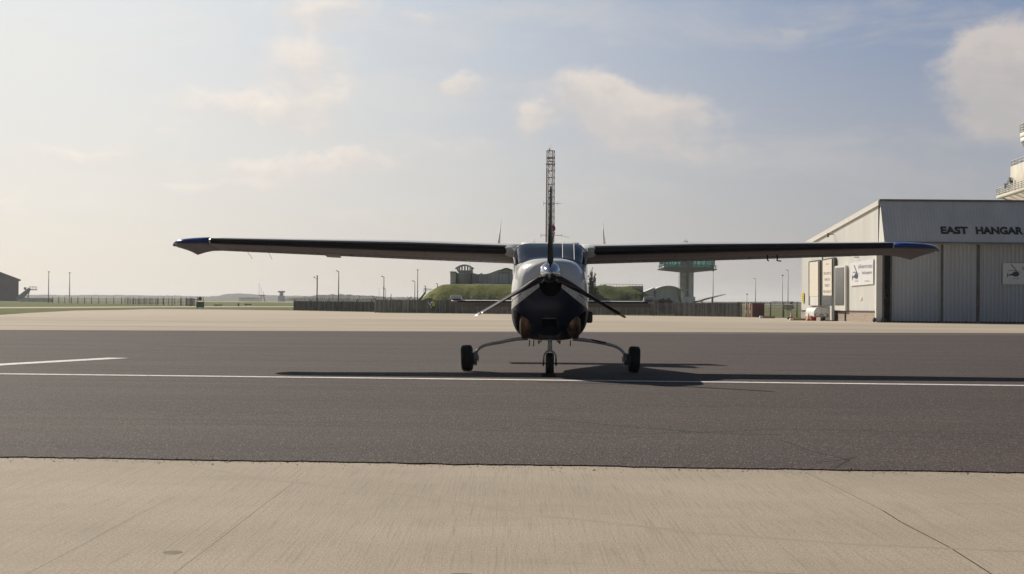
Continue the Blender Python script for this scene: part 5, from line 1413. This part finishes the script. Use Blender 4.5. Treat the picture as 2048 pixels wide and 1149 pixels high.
q = [WP(a, c, .24) for a, c in ((1660, 641), (1663.2, 641), (1663.2, 592), (1660, 592))]; mb = MB().prism(q, -sno * .02); hb(mb, 'wall_trim', M['trimw'])
mb = MB()
q = [WP(a, c, .07) for a, c in ((1688.5, 642.5), (1690, 642.5), (1690, 621), (1688.5, 621))]; mb.prism(q, -sno * .05); hb(mb, 'downpipe', M['framed'])
mb = MB(); p_ = WP(1668, 469, .0); mb.tube([p_, p_ + sno * .35, p_ + sno * .5 + Vector((0, 0, .08))], .03, 6).box(p_ + sno * .45 + Vector((0, 0, -.12)), (.12, .12, .2)); hb(mb, 'wall_lamp', M['dkpole'])
q = [WP(a, c, .05) for a, c in ((1719, 601), (1723, 601), (1723, 595), (1719, 595))]; mb = MB().prism(q, -sno * .04); hb(mb, 'socket_box', M['blind'])
mb = MB(); p_ = WP(1717, 515, .0); mb.tube([p_, p_ + sno * .3], .03, 6); hb(mb, 'bracket', M['dkpole'])
# welcome banner
def banner(label, corners, off, mat='sign', name='wall_sign', cat='sign'):
    q = [WP(a, c, off) for a, c in corners]; c_ = sum(q, Vector()) / len(q)
    t = thing(name, label, cat, Vector((c_.x, c_.y, min(v.z for v in q))))
    MB().prism(q, -sno * .02).build('panel', M[mat], t, world=True); return t, q
t, q = banner('tall cream banner in the middle window reading WELCOME TO AFRICA\'S FINEST FBO FACILITY', [(1645.5, 591.3), (1663.3, 591.6), (1663.3, 518.2), (1645.5, 521.8)], .275, 'blind')
Uv = (q[1] - q[0]).normalized(); Wd = (q[1] - q[0]).length
for txt, yb, w, h in (('WELCOME TO', 550, .84, 5.2), ("AFRICA'S", 562, .62, 5.2), ('FINEST', 574, .52, 5.2), ('FBO FACILITY', 586.2, .88, 5.2)):
    mb = MB(); k = WP(1654, yb, .28); kk = k.y / F
    O = WP(1645.5, yb, .285) + Uv * Wd * (1 - w) / 2
    text_on(mb, txt, O, Uv, Vector((0, 0, 1)), sno, w=Wd * w, h=h * kk, bold=.0); mb.build('lettering', M['inkl'], t, world=True)
mb = MB(); O = WP(1645.5, 529.8, .285) + Uv * Wd * .36; mb.add([O, O + Uv * Wd * .28, O + Uv * Wd * .28 + Vector((0, 0, .06)), O + Vector((0, 0, .06))], [(0, 1, 2, 3)])
mb.build('small_print', M['inkl'], t, world=True)
# helicopter emblem
def heli(mb, O, U, V, w, h):
    def q(x, y): return O + U * (x * w) + V * (y * h)
    body = [q(.62 + .20 * math.cos(a_) * (1.0 if math.cos(a_) > 0 else 1.15), .44 + .135 * math.sin(a_)) for a_ in [2 * math.pi * i / 20 for i in range(20)]]
    mb.add(body, [tuple(range(20))])
    mb.add([q(.50, .50), q(.50, .37), q(.12, .35), q(.12, .38)], [(0, 1, 2, 3)])
    mb.add([q(.08, .24), q(.12, .24), q(.15, .48), q(.10, .50)], [(0, 1, 2, 3)])
    mb.add([q(.60, .575), q(.66, .575), q(.66, .62), q(.60, .62)], [(0, 1, 2, 3)])
    mb.add([q(.63, .60), q(.67, .63), q(.36, .95), q(.31, .97), q(.31, .93)], [(0, 1, 2, 3, 4)])
    mb.add([q(.63, .60), q(.63, .63), q(.16, .63), q(.16, .605)], [(0, 1, 2, 3)])
    mb.add([q(.63, .60), q(.65, .62), q(.98, .52), q(.97, .51)], [(0, 1, 2, 3)])
    mb.add([q(.42, .20), q(.78, .20), q(.84, .23), q(.84, .215), q(.79, .185), q(.42, .185)], [tuple(range(6))])
    for x in (.5, .7): mb.add([q(x, .19), q(x + .012, .19), q(x + .03, .33), q(x + .015, .33)], [(0, 1, 2, 3)])
t, q = banner('white helicopter company sign on the sunlit side wall near the jamb', [(1700.5, 572.6), (1746.3, 568.4), (1746.3, 517.6), (1700.2, 526.5)], .09)
Uv = (q[1] - q[0]); Uv.z = 0; Wd = Uv.length; Uv.normalize(); Hh = q[3].z - q[0].z
mb = MB(); heli(mb, WP(1702.5, 571, .112), Uv, Vector((0, 0, 1)), Wd * .36, Hh * .9); mb.build('emblem', M['helib'], t, world=True)
mb = MB()
text_on(mb, 'silvercross', WP(1716, 537.5, .114), Uv, Vector((0, 0, 1)), sno, w=(WP(1744, 537, .1) - WP(1716, 537, .1)).length, h=.30); mb.build('lettering', M['inkl'], t, world=True)
mb = MB()
text_on(mb, 'helicopters', WP(1724, 550.5, .114), Uv, Vector((0, 0, 1)), sno, w=(WP(1743, 547, .1) - WP(1724, 547, .1)).length, h=.27); mb.build('lettering', M['ink'], t, world=True)
mb = MB(); O = WP(1729, 563, .114); U2 = Uv * .9
mb.add([O, O + Uv * 1.15, O + Uv * 1.15 + Vector((0, 0, .035)), O + Vector((0, 0, .035))], [(0, 1, 2, 3)]); mb.build('web_address', M['inkl'], t, world=True)
# sign on the doors
yy = YF + .20; x0 = (2005.5 - CX) * yy / F; x1 = (2128 - CX) * yy / F; kz = yy / F
z0 = P(2006, 569.2, yy).z; z1 = P(2006, 526.6, yy).z
t = thing('wall_sign', 'white helicopter company sign on the hangar doors cut by the right edge', 'sign', Vector(((x0 + x1) / 2, yy, z0)))
MB().box(((x0 + x1) / 2, yy, (z0 + z1) / 2), (x1 - x0, .05, z1 - z0)).build('panel', M['sign'], t, world=True)
mb = MB(); X_ = Vector((1, 0, 0)); Z_ = Vector((0, 0, 1)); Nf = Vector((0, -1, 0)); heli(mb, Vector((x0 + 5 * kz, yy - .031, z0 + 4 * kz)), X_, Z_, 34 * kz, 38 * kz); mb.build('emblem', M['helib'], t, world=True)
mb = MB(); text_on(mb, 'silvercross', Vector((x0 + 38 * kz, yy - .031, z1 - 13.5 * kz)), X_, Z_, Nf, w=78 * kz, h=9.5 * kz); mb.build('lettering', M['tealp'], t, world=True)
mb = MB(); text_on(mb, 'helicopters', Vector((x0 + 58 * kz, yy - .031, z1 - 27 * kz)), X_, Z_, Nf, w=56 * kz, h=8 * kz); mb.build('lettering', M['ink'], t, world=True)
# yellow sign on the rear corner
q = [WP(a, c, .08) for a, c in ((1602.3, 604), (1606.5, 606), (1606.8, 592), (1602.3, 588))]
c_ = sum(q, Vector()) / 4; t = thing('warning_sign', 'narrow faded yellow sign on the rear corner of the hangar', 'sign', Vector((c_.x, c_.y, min(v.z for v in q))))
q = [WP(1603.0, 585.5, .10) + sno * .0, WP(1607.0, 585.5, .10), WP(1607.0, 605, .10), WP(1603.0, 605, .10)]
MB().prism(q, -sno * .03).build('panel', M['yellowsign'], t, world=True)
mb = MB()
for i in range(4): O = WP(1603.9, 589.5 + i * 4.2, .115); mb.add([O, O + (q[1] - q[0]) * .5, O + (q[1] - q[0]) * .5 + Vector((0, 0, .06)), O + Vector((0, 0, .06))], [(0, 1, 2, 3)])
mb.build('symbols', M['brown'], t, world=True)

# ------------------------------------------------------------------ balconied tower behind the hangar
tw = thing('balcony_tower', 'pale concrete tower with railed balconies rising behind the hangar at the right edge', 'tower', (60, 178, zg(178)))
def tb(mb, name, mat, **kw): return mb.build(name, mat, tw, world=True, **kw)
def rectp(xa, ya, xb, yb, z): return [Vector((xa, yb, z)), Vector((xb, yb, z)), Vector((xb, ya, z)), Vector((xa, ya, z))]
D1 = 190.; p0 = P(1992, 398, D1); z_s = P(1992, 392.5, D1).z; z_r = P(1992, 383.5, D1).z
LX = lambda y: p0.x - (D1 - y) * .075
def poly(xoff, ya, yb, z, xr=78): return [Vector((LX(yb) + xoff, yb, z)), Vector((xr, yb, z)), Vector((xr, ya, z)), Vector((LX(ya) + xoff, ya, z))]
tb(MB().loft([poly(0, 162, D1, p0.z), poly(0, 162, D1, z_s)]), 'balcony_slab', M['concp'])
tb(MB().loft([poly(5.5, 168, D1 - 4, p0.z - 2.2, 72), poly(.5, 162.5, D1 - .5, p0.z)]), 'balcony_corbel', M['conc'])
for i in range(9):
    mb = MB(); y = 164 + i * 3.; mb.prism([Vector((LX(y) + .4, y, p0.z - .02)), Vector((LX(y) + 5, y, p0.z - .02)), Vector((LX(y) + 5.4, y, p0.z - 2.))], (0, .25, 0))
    tb(mb, 'rib', M['concp'])
def rails(xoff, ya, yb, z, h, n, nm):
    mb = MB(); 
    for k_ in range(1, n + 1):
        zz_ = z + h * k_ / n; mb.bar(Vector((LX(yb) + xoff, yb, zz_)), Vector((LX(ya) + xoff, ya, zz_)), .04); mb.bar(Vector((LX(yb) + xoff, yb, zz_)), Vector((76, yb, zz_)), .04)
    y = yb
    while y > ya: mb.bar(Vector((LX(y) + xoff, y, z)), Vector((LX(y) + xoff, y, z + h)), .04); y -= 1.6
    tb(mb, nm, M['trimw'])
rails(.05, 162, D1 - .05, z_s, z_r - z_s + .25, 4, 'balcony_rail')
D2 = 187.; o2 = P(2021, 350, D2).x - LX(D2)
zw = P(2021, 334, D2).z
tb(MB().loft([poly(o2, 166, D2, z_s), poly(o2, 166, D2, zw)]), 'upper_storey', M['concp'])
mb = MB(); mb.loft([poly(o2 - .02, 165.9, D2 + .05, zw - 3.05), poly(o2 - .02, 165.9, D2 + .05, zw - 3.0)]); tb(mb, 'wall_joint', M['concd'])
rails(o2 + .1, 166, D2 - .1, zw, .55, 2, 'roof_rail')
for px, py in ((2017, 372), (2026, 360), (2029, 366), (2024, 374)):
    c_ = P(px, py, D2 - 2); tb(MB().box(c_ + Vector((-.3, 0, 0)), (.28, .28, .45)), 'panel_aerial', M['galv'])
tb(MB().bar(P(2016, 380, D2 - 1), P(2016, 362, D2 - 1), .05), 'aerial', M['galv']); tb(MB().bar(P(2024, 380, D2 - 2), P(2026, 356, D2 - 2), .05), 'aerial', M['galv'])
mb = MB(); mb.bar(P(1998, 384, D1), P(1998, 376.5, D1), .05); mb.bar(P(1994.5, 384, D1), P(1994.5, 378, D1), .03); tb(mb, 'aerial', M['dkpole'])
o3 = P(2040, 260, 183).x - LX(183); z3 = P(2040, 270.5, 183).z
tb(MB().loft([poly(o3, 168, 183, z3 - .25), poly(o3, 168, 183, z3 + .15)]), 'top_slab', M['trimw'])
rails(o3 + .02, 168, 183, z3, 1.0, 4, 'top_rail')
zq = P(2042, 283, 183).z
tb(MB().loft([poly(o3 + .8, 168, 182, z3 - 2.6), poly(o3 + .1, 167.5, 183, zq)]), 'cab', M['winglass'])
tb(MB().loft([poly(o3 + .05, 167.5, 183, zq - .1), poly(o3 + .05, 167.5, 183, zq + .3)]), 'cab_sill', M['trimw'])
mb = MB(); mb.bar(P(2046, 283, 183), P(2046, 270, 183), .06); tb(mb, 'cab_post', M['trimw'])
tb(MB().box((66, 178, (p0.z - 2) / 2 - .3), (16, 14, p0.z - 1.5)), 'shaft', M['conc'])
tb(MB().box((68, 178, (zw + z3) / 2), (14, 12, z3 - zw)), 'cab_stem', M['concp'])

# ------------------------------------------------------------------ red bin, posts, blocks, cones, trailer
c = G(1516.5, 635.6); k = c.y / F; t = thing('red_bin', 'dark red ribbed metal bin standing at the fence', 'bin', c)
MB().box((0, .6, 15 * k), (24 * k, 1.2, 28 * k)).build('body', M['redd'], t)
mb = MB()
for i in range(7): mb.box(((-10.5 + i * 3.5) * k, -.02, 11.5 * k), (.8 * k, .06, 21 * k))
mb.build('ribs', M['redd'], t); MB().box((0, .6, 28 * k), (26 * k, 1.3, 1.6 * k)).build('lid', M['redd'], t)
for dx_, lb in ((-4, 'faded red and white post at the left of its pair by the red bin'), (3.8, 'faded red and white post next to the red bin')):
    c = G(1496.5 + dx_, 635.2); k = c.y / F; t = thing('marker_post', lb, 'post', c, 0, 'faded posts beside the bin')
    MB().tube([(0, 0, 0), (0, 0, 27 * k)], 1.6 * k, 10).build('post', M['pink'], t)
    MB().tube([(0, 0, 25.5 * k), (0, 0, 28.5 * k)], 1.7 * k, 10).build('cap', M['yellow'], t)
    MB().tube([(0, 0, 8 * k), (0, 0, 14 * k)], 1.68 * k, 10, caps=False).build('reflective_band', M['blind'], t)
c = G(1497.3, 635.0); k = c.y / F; t = thing('black_post', 'thin black post between the two faded red posts', 'post', c); MB().tube([(0, 0, 0), (0, 0, 28 * k)], .6 * k, 6).build('shaft', M['dkpole'], t)
MB().lathe((0, 0, 28 * k), (0, 0, 1), [(0, .9 * k), (1. * k, .3 * k)], 8).build('cap', M['dkpole'], t)
for x0, x1, yb, lb in ((1520, 1538.5, 636.9, 'low timber beam with white end on the apron before the red bin'), (1580.5, 1600.5, 641.3, 'low timber beam with white end lying before the first cone')):
    a, b = G(x0, yb), G(x1, yb - .3); k = a.y / F; t = thing('timber_beam', lb, 'beam', a, 0, 'timber beams on the apron'); L_ = b.x - a.x
    MB().box((L_ * .6, .25, 2.2 * k), (L_ * .8, .4, 4.2 * k)).build('beam', M['tan'], t, bevel=.01)
    MB().box((L_ * .1, .24, 2.3 * k), (L_ * .2, .44, 4.6 * k)).build('white_end', M['trimw'], t, bevel=.01)
def cone(px, pyb, hpx, label, D=None):
    c = GX(px, D) if D else G(px, pyb); k = c.y / F; h = hpx * k; r = h * .24
    t = thing('traffic_cone', label, 'traffic cone', c, 0, 'traffic cones by the hangar')
    MB().box((0, 0, h * .03), (r * 2.3, r * 2.3, h * .06)).build('base', M['dkpole'] if hpx > 16 else M['orange'], t, bevel=.01)
    def rr(z): return r * (1 - z) * .95 + .02
    for z0, z1, m_ in ((.06, .30, 'orange'), (.30, .46, 'trimw'), (.46, .62, 'orange'), (.62, .78, 'trimw'), (.78, 1., 'orange')):
        MB().tube([(0, 0, h * z0), (0, 0, h * z1)], [rr(z0), rr(z1)], 16).build('band', M[m_], t)
cone(1582.7, 637.2, 14.2, 'red and white cone standing behind the timber beam')
cone(1617.3, 641.3, 14.6, 'red and white cone left of the white trailer', 133.2)
c = G(1577.5, 639.6); o = MB().sphere((0, 0, .11), .14, 10, (1, 1, .8)).build('rubber_block', M['rubber']); o.location = c; tag(o, 'small black rubber lump left of the right timber beam', 'rubber block')
c = GX(1628, 133.6); k = c.y / F; t = thing('red_crate', 'small red crate on the ground under the trailer front', 'crate', c)
MB().box((0, .3, 3.6 * k), (10.5 * k, .5, 6.8 * k)).build('body', M['red'], t, bevel=.015)
MB().box((0, .3, 7.1 * k), (11.2 * k, .56, .8 * k)).build('rim', M['orange'], t)
# trailer
c = GX(1642.5, 133.0); k = c.y / F
t = thing('luggage_trailer', 'white rounded luggage trailer with tail lamps parked by the hangar wall', 'trailer', c, R(6))
W2, Lt = 14.8 * k, 2.3
prof = [(-W2, 8.5 * k), (-W2, 17 * k), (-W2 * .93, 21 * k), (-W2 * .74, 25.2 * k), (-W2 * .45, 26.6 * k), (W2 * .45, 26.6 * k), (W2 * .74, 25.2 * k), (W2 * .93, 21 * k), (W2, 17 * k), (W2, 8.5 * k)]
def tr(y, f_, dz=0): return [Vector((x * f_, y, (z - 8.5 * k) * f_ + 8.5 * k + dz)) for x, z in prof]
bd = MB().loft([tr(-.03, .94), tr(0, 1), tr(Lt, 1), tr(Lt + .15, .9)], smooth=False).build('body', M['trimw'], t)
pf = MB().prism([v + Vector((0, -.045, 0)) for v in tr(0, .90)], (0, .02, 0)).build('tailgate', M['sign'], t)
for s_ in (-1, 1):
    MB().box((s_ * W2 * .88, -.07, 12 * k), (1.6 * k, .05, 4 * k)).build('tail_lamp', M['redd'], t)
    wz = bpy.data.objects.new('wheel', None); col.objects.link(wz); wz.parent = t
    MB().lathe((s_ * W2 * .80, .9, 5.2 * k), (1, 0, 0), [(-2.5 * k, 2.6 * k), (-2.8 * k, 4 * k), (-2.2 * k, 5.2 * k), (2.2 * k, 5.2 * k), (2.8 * k, 4 * k), (2.5 * k, 2.6 * k)], 20).build('tyre', M['rubber'], wz)
    MB().lathe((s_ * W2 * .80, .9, 5.2 * k), (1, 0, 0), [(-2.4 * k, .5 * k), (-2.4 * k, 2.7 * k), (2.4 * k, 2.7 * k), (2.4 * k, .5 * k)], 14).build('rim', M['steel'], wz)
    MB().box((s_ * W2 * .98, .9, 9.6 * k), (2.6 * k, 1.0, 1. * k)).build('mudguard', M['dkpole'], t)
MB().box((0, -.07, 12 * k), (9 * k, .03, 2.4 * k)).build('number_plate', M['greyal'], t)
MB().box((0, -.06, 8.2 * k), (2 * W2, .1, 1.5 * k)).build('bumper', M['galv'], t)
mb = MB()
for x, z in ((0, 21.5), (-.62, 15), (0, 15.5), (.62, 15)): mb.box((x * W2, -.07, z * k), (1.3 * k, .04, 1.2 * k))
mb.build('latch', M['dkpole'], t)
mb = MB(); mb.tube([(-.6 * W2, .4, 26.6 * k), (-.6 * W2, .4, 28.2 * k), (.75 * W2, .4, 28.2 * k), (.75 * W2, .4, 26.6 * k)], .4 * k, 6).tube([(-.6 * W2, 1.9, 26.6 * k), (-.6 * W2, 1.9, 28.2 * k), (.75 * W2, 1.9, 28.2 * k), (.75 * W2, 1.9, 26.6 * k)], .4 * k, 6).tube([(0, .3, 28.3 * k), (W2 * .2, .4, 29.3 * k), (W2 * .4, .4, 27 * k)], .6 * k, 6)
mb.build('roof_rack', M['dkpole'], t)
MB().box((2.0 * k, .1, 3.6 * k), (4 * k, .2, 7 * k)).build('prop_stand', M['greenp'], t)
MB().tube([(0, Lt, 7 * k), (0, Lt + 1.1, 7 * k), (0, Lt + 1.1, .0)], .05, 8).build('drawbar', M['galv'], t)

# ------------------------------------------------------------------ walking person
c = G(867, 628.2); s = (29.0 * c.y / F) / 1.76
pt = thing('person', 'person in green-yellow hi-vis vest and dark trousers walking along the fence', 'person', c)
sk = { 'pel': (0, 0, .95, .125), 'sp': (0, .01, 1.15, .125), 'ch': (.01, .0, 1.34, .145), 'nk': (.01, -.01, 1.50, .055), 'hd0': (.0, -.03, 1.60, .075), 'hd': (.0, -.03, 1.69, .092),
       'hl': (-.09, 0, .90, .085), 'kl': (-.17, -.06, .50, .062), 'al': (-.16, .02, .09, .042), 'tl': (-.18, -.14, .03, .034),
       'hr': (.09, 0, .90, .085), 'kr': (.13, -.02, .50, .062), 'ar': (.17, .10, .09, .042), 'tr': (.16, -.04, .03, .034),
       'sl': (-.18, 0, 1.42, .062), 'el': (-.31, -.10, 1.18, .046), 'wl': (-.34, -.32, 1.10, .033), 'fl': (-.34, -.38, 1.09, .026),
       'sr': (.19, 0, 1.42, .062), 'er': (.27, .06, 1.16, .046), 'wr': (.30, -.06, .93, .033), 'frr': (.305, -.08, .87, .026)}
ed = [('pel', 'sp'), ('sp', 'ch'), ('ch', 'nk'), ('nk', 'hd0'), ('hd0', 'hd'), ('pel', 'hl'), ('hl', 'kl'), ('kl', 'al'), ('al', 'tl'), ('pel', 'hr'), ('hr', 'kr'), ('kr', 'ar'), ('ar', 'tr'), ('ch', 'sl'), ('sl', 'el'), ('el', 'wl'), ('wl', 'fl'), ('ch', 'sr'), ('sr', 'er'), ('er', 'wr'), ('wr', 'frr')]
nm_ = list(sk); me = bpy.data.meshes.new('body'); vs_ = [Vector(sk[n][:3]) * s for n in nm_]; es = [(nm_.index(a), nm_.index(b)) for a, b in ed]; rad_ = [sk[n][3] * s for n in nm_]
def fingers(w, wrist, dirv, side):           # five short finger chains rooted in the palm
    for i in range(5):
        o_ = Vector((side.x, side.y, side.z)) * (.014 * (i - 2)) * s; L1 = (.045, .055, .06, .055, .04)[i] * s
        if i == 0: o_ = side * -.03 * s
        a = vs_[nm_.index(wrist)] + o_ + dirv * .01 * s; b = a + dirv * L1 * .6 + (side * -.015 * s if i == 0 else Vector()); cc = b + (dirv + Vector((0, 0, -.6))).normalized() * L1 * .5
        k0 = len(vs_); vs_.extend([a, b, cc]); rad_.extend([.011 * s, .010 * s, .008 * s]); es.extend([(nm_.index(wrist), k0), (k0, k0 + 1), (k0 + 1, k0 + 2)])
fingers('l', 'fl', Vector((0, -1, -.1)).normalized(), Vector((1, 0, 0))); fingers('r', 'frr', Vector((0, -.1, -1)).normalized(), Vector((0, 1, 0)))
me.from_pydata([tuple(v) for v in vs_], es, []); me.materials.append(M['skin']); me.materials.append(M['trouser']); me.materials.append(M['hivis']); me.materials.append(M['dktrim'])
bo = bpy.data.objects.new('body', me); col.objects.link(bo); bo.parent = pt
sm_ = bo.modifiers.new('skin', 'SKIN'); ss_ = bo.modifiers.new('smooth', 'SUBSURF'); ss_.levels = ss_.render_levels = 1
for i, r0 in enumerate(rad_): me.skin_vertices[0].data[i].radius = (r0, r0)
me.skin_vertices[0].data[0].use_root = True
dg = bpy.context.evaluated_depsgraph_get(); me2 = bpy.data.meshes.new_from_object(bo.evaluated_get(dg)); bo.modifiers.clear(); bo.data = me2; me2.name = 'body'
me2.materials.clear(); [me2.materials.append(M[q]) for q in ('skin', 'trouser', 'dktrim')]
for p_ in me2.polygons:
    z = p_.center.z / s; p_.use_smooth = True
    p_.material_index = 1 if z < 1.0 else (2 if z < 1.46 and not (p_.center.x / s < -.29 and p_.center.y / s < -.27) and not (p_.center.x / s > .27 and z < .95) else 0)
rings = []
for z, hx, hy in ((.93, .165, .135), (1.1, .158, .135), (1.25, .175, .15), (1.38, .205, .15), (1.46, .19, .12), (1.50, .10, .085)):
    rings.append([Vector((math.cos(q) * hx, math.sin(q) * hy + .0, z)) * s for q in [2 * math.pi * i / 20 for i in range(20)]])
MB().loft(rings).build('vest', M['hivis'], pt)
MB().sphere(Vector((0, -.025, 1.725)) * s, .104 * s, 14, (1, 1.05, .8)).build('cap', M['hivis'], pt)
mb = MB().sphere(Vector((0, -.125, 1.665)) * s, .014 * s, 6, (1, 1.5, 1.4))
for q in (-.035, .035): mb.sphere(Vector((q, -.112, 1.69)) * s, .009 * s, 6)
mb.box(Vector((0, -.113, 1.625)) * s, (.045 * s, .008 * s, .008 * s)); mb.build('face', M['hair'], pt)
bar_ = thing('marshalling_wand', 'white stick held slanting in the walking person\'s hand', 'stick', c + Vector((-.36 * s, -.40 * s, .7 * s)))
MB().tube([Vector((-.26, 0, .70)) * s, Vector((.12, 0, .06)) * s], [.028 * s, .028 * s], 8).build('stick', M['trimw'], bar_)
MB().tube([Vector((-.03, 0, .40)) * s - Vector((0, 0, 0)), Vector((.02, 0, .24)) * s], .036 * s, 8).build('grip', M['dkpole'], bar_)

# ------------------------------------------------------------------ haze
mh = bpy.data.materials.new('haze'); mh.use_nodes = True; nt = mh.node_tree; nt.nodes.clear()
pv = nt.nodes.new('ShaderNodeVolumePrincipled'); pv.inputs['Density'].default_value = .00013; pv.inputs['Color'].default_value = (.93, .95, 1, 1); pv.inputs['Anisotropy'].default_value = .3
ou = nt.nodes.new('ShaderNodeOutputMaterial'); nt.links.new(pv.outputs[0], ou.inputs['Volume'])
hz = MB().box((0, 4700, 16.5), (20000, 10200, 37)).build('haze', mh); hz['kind'] = 'stuff'; hz['label'] = 'thin pale haze lying over the airfield'
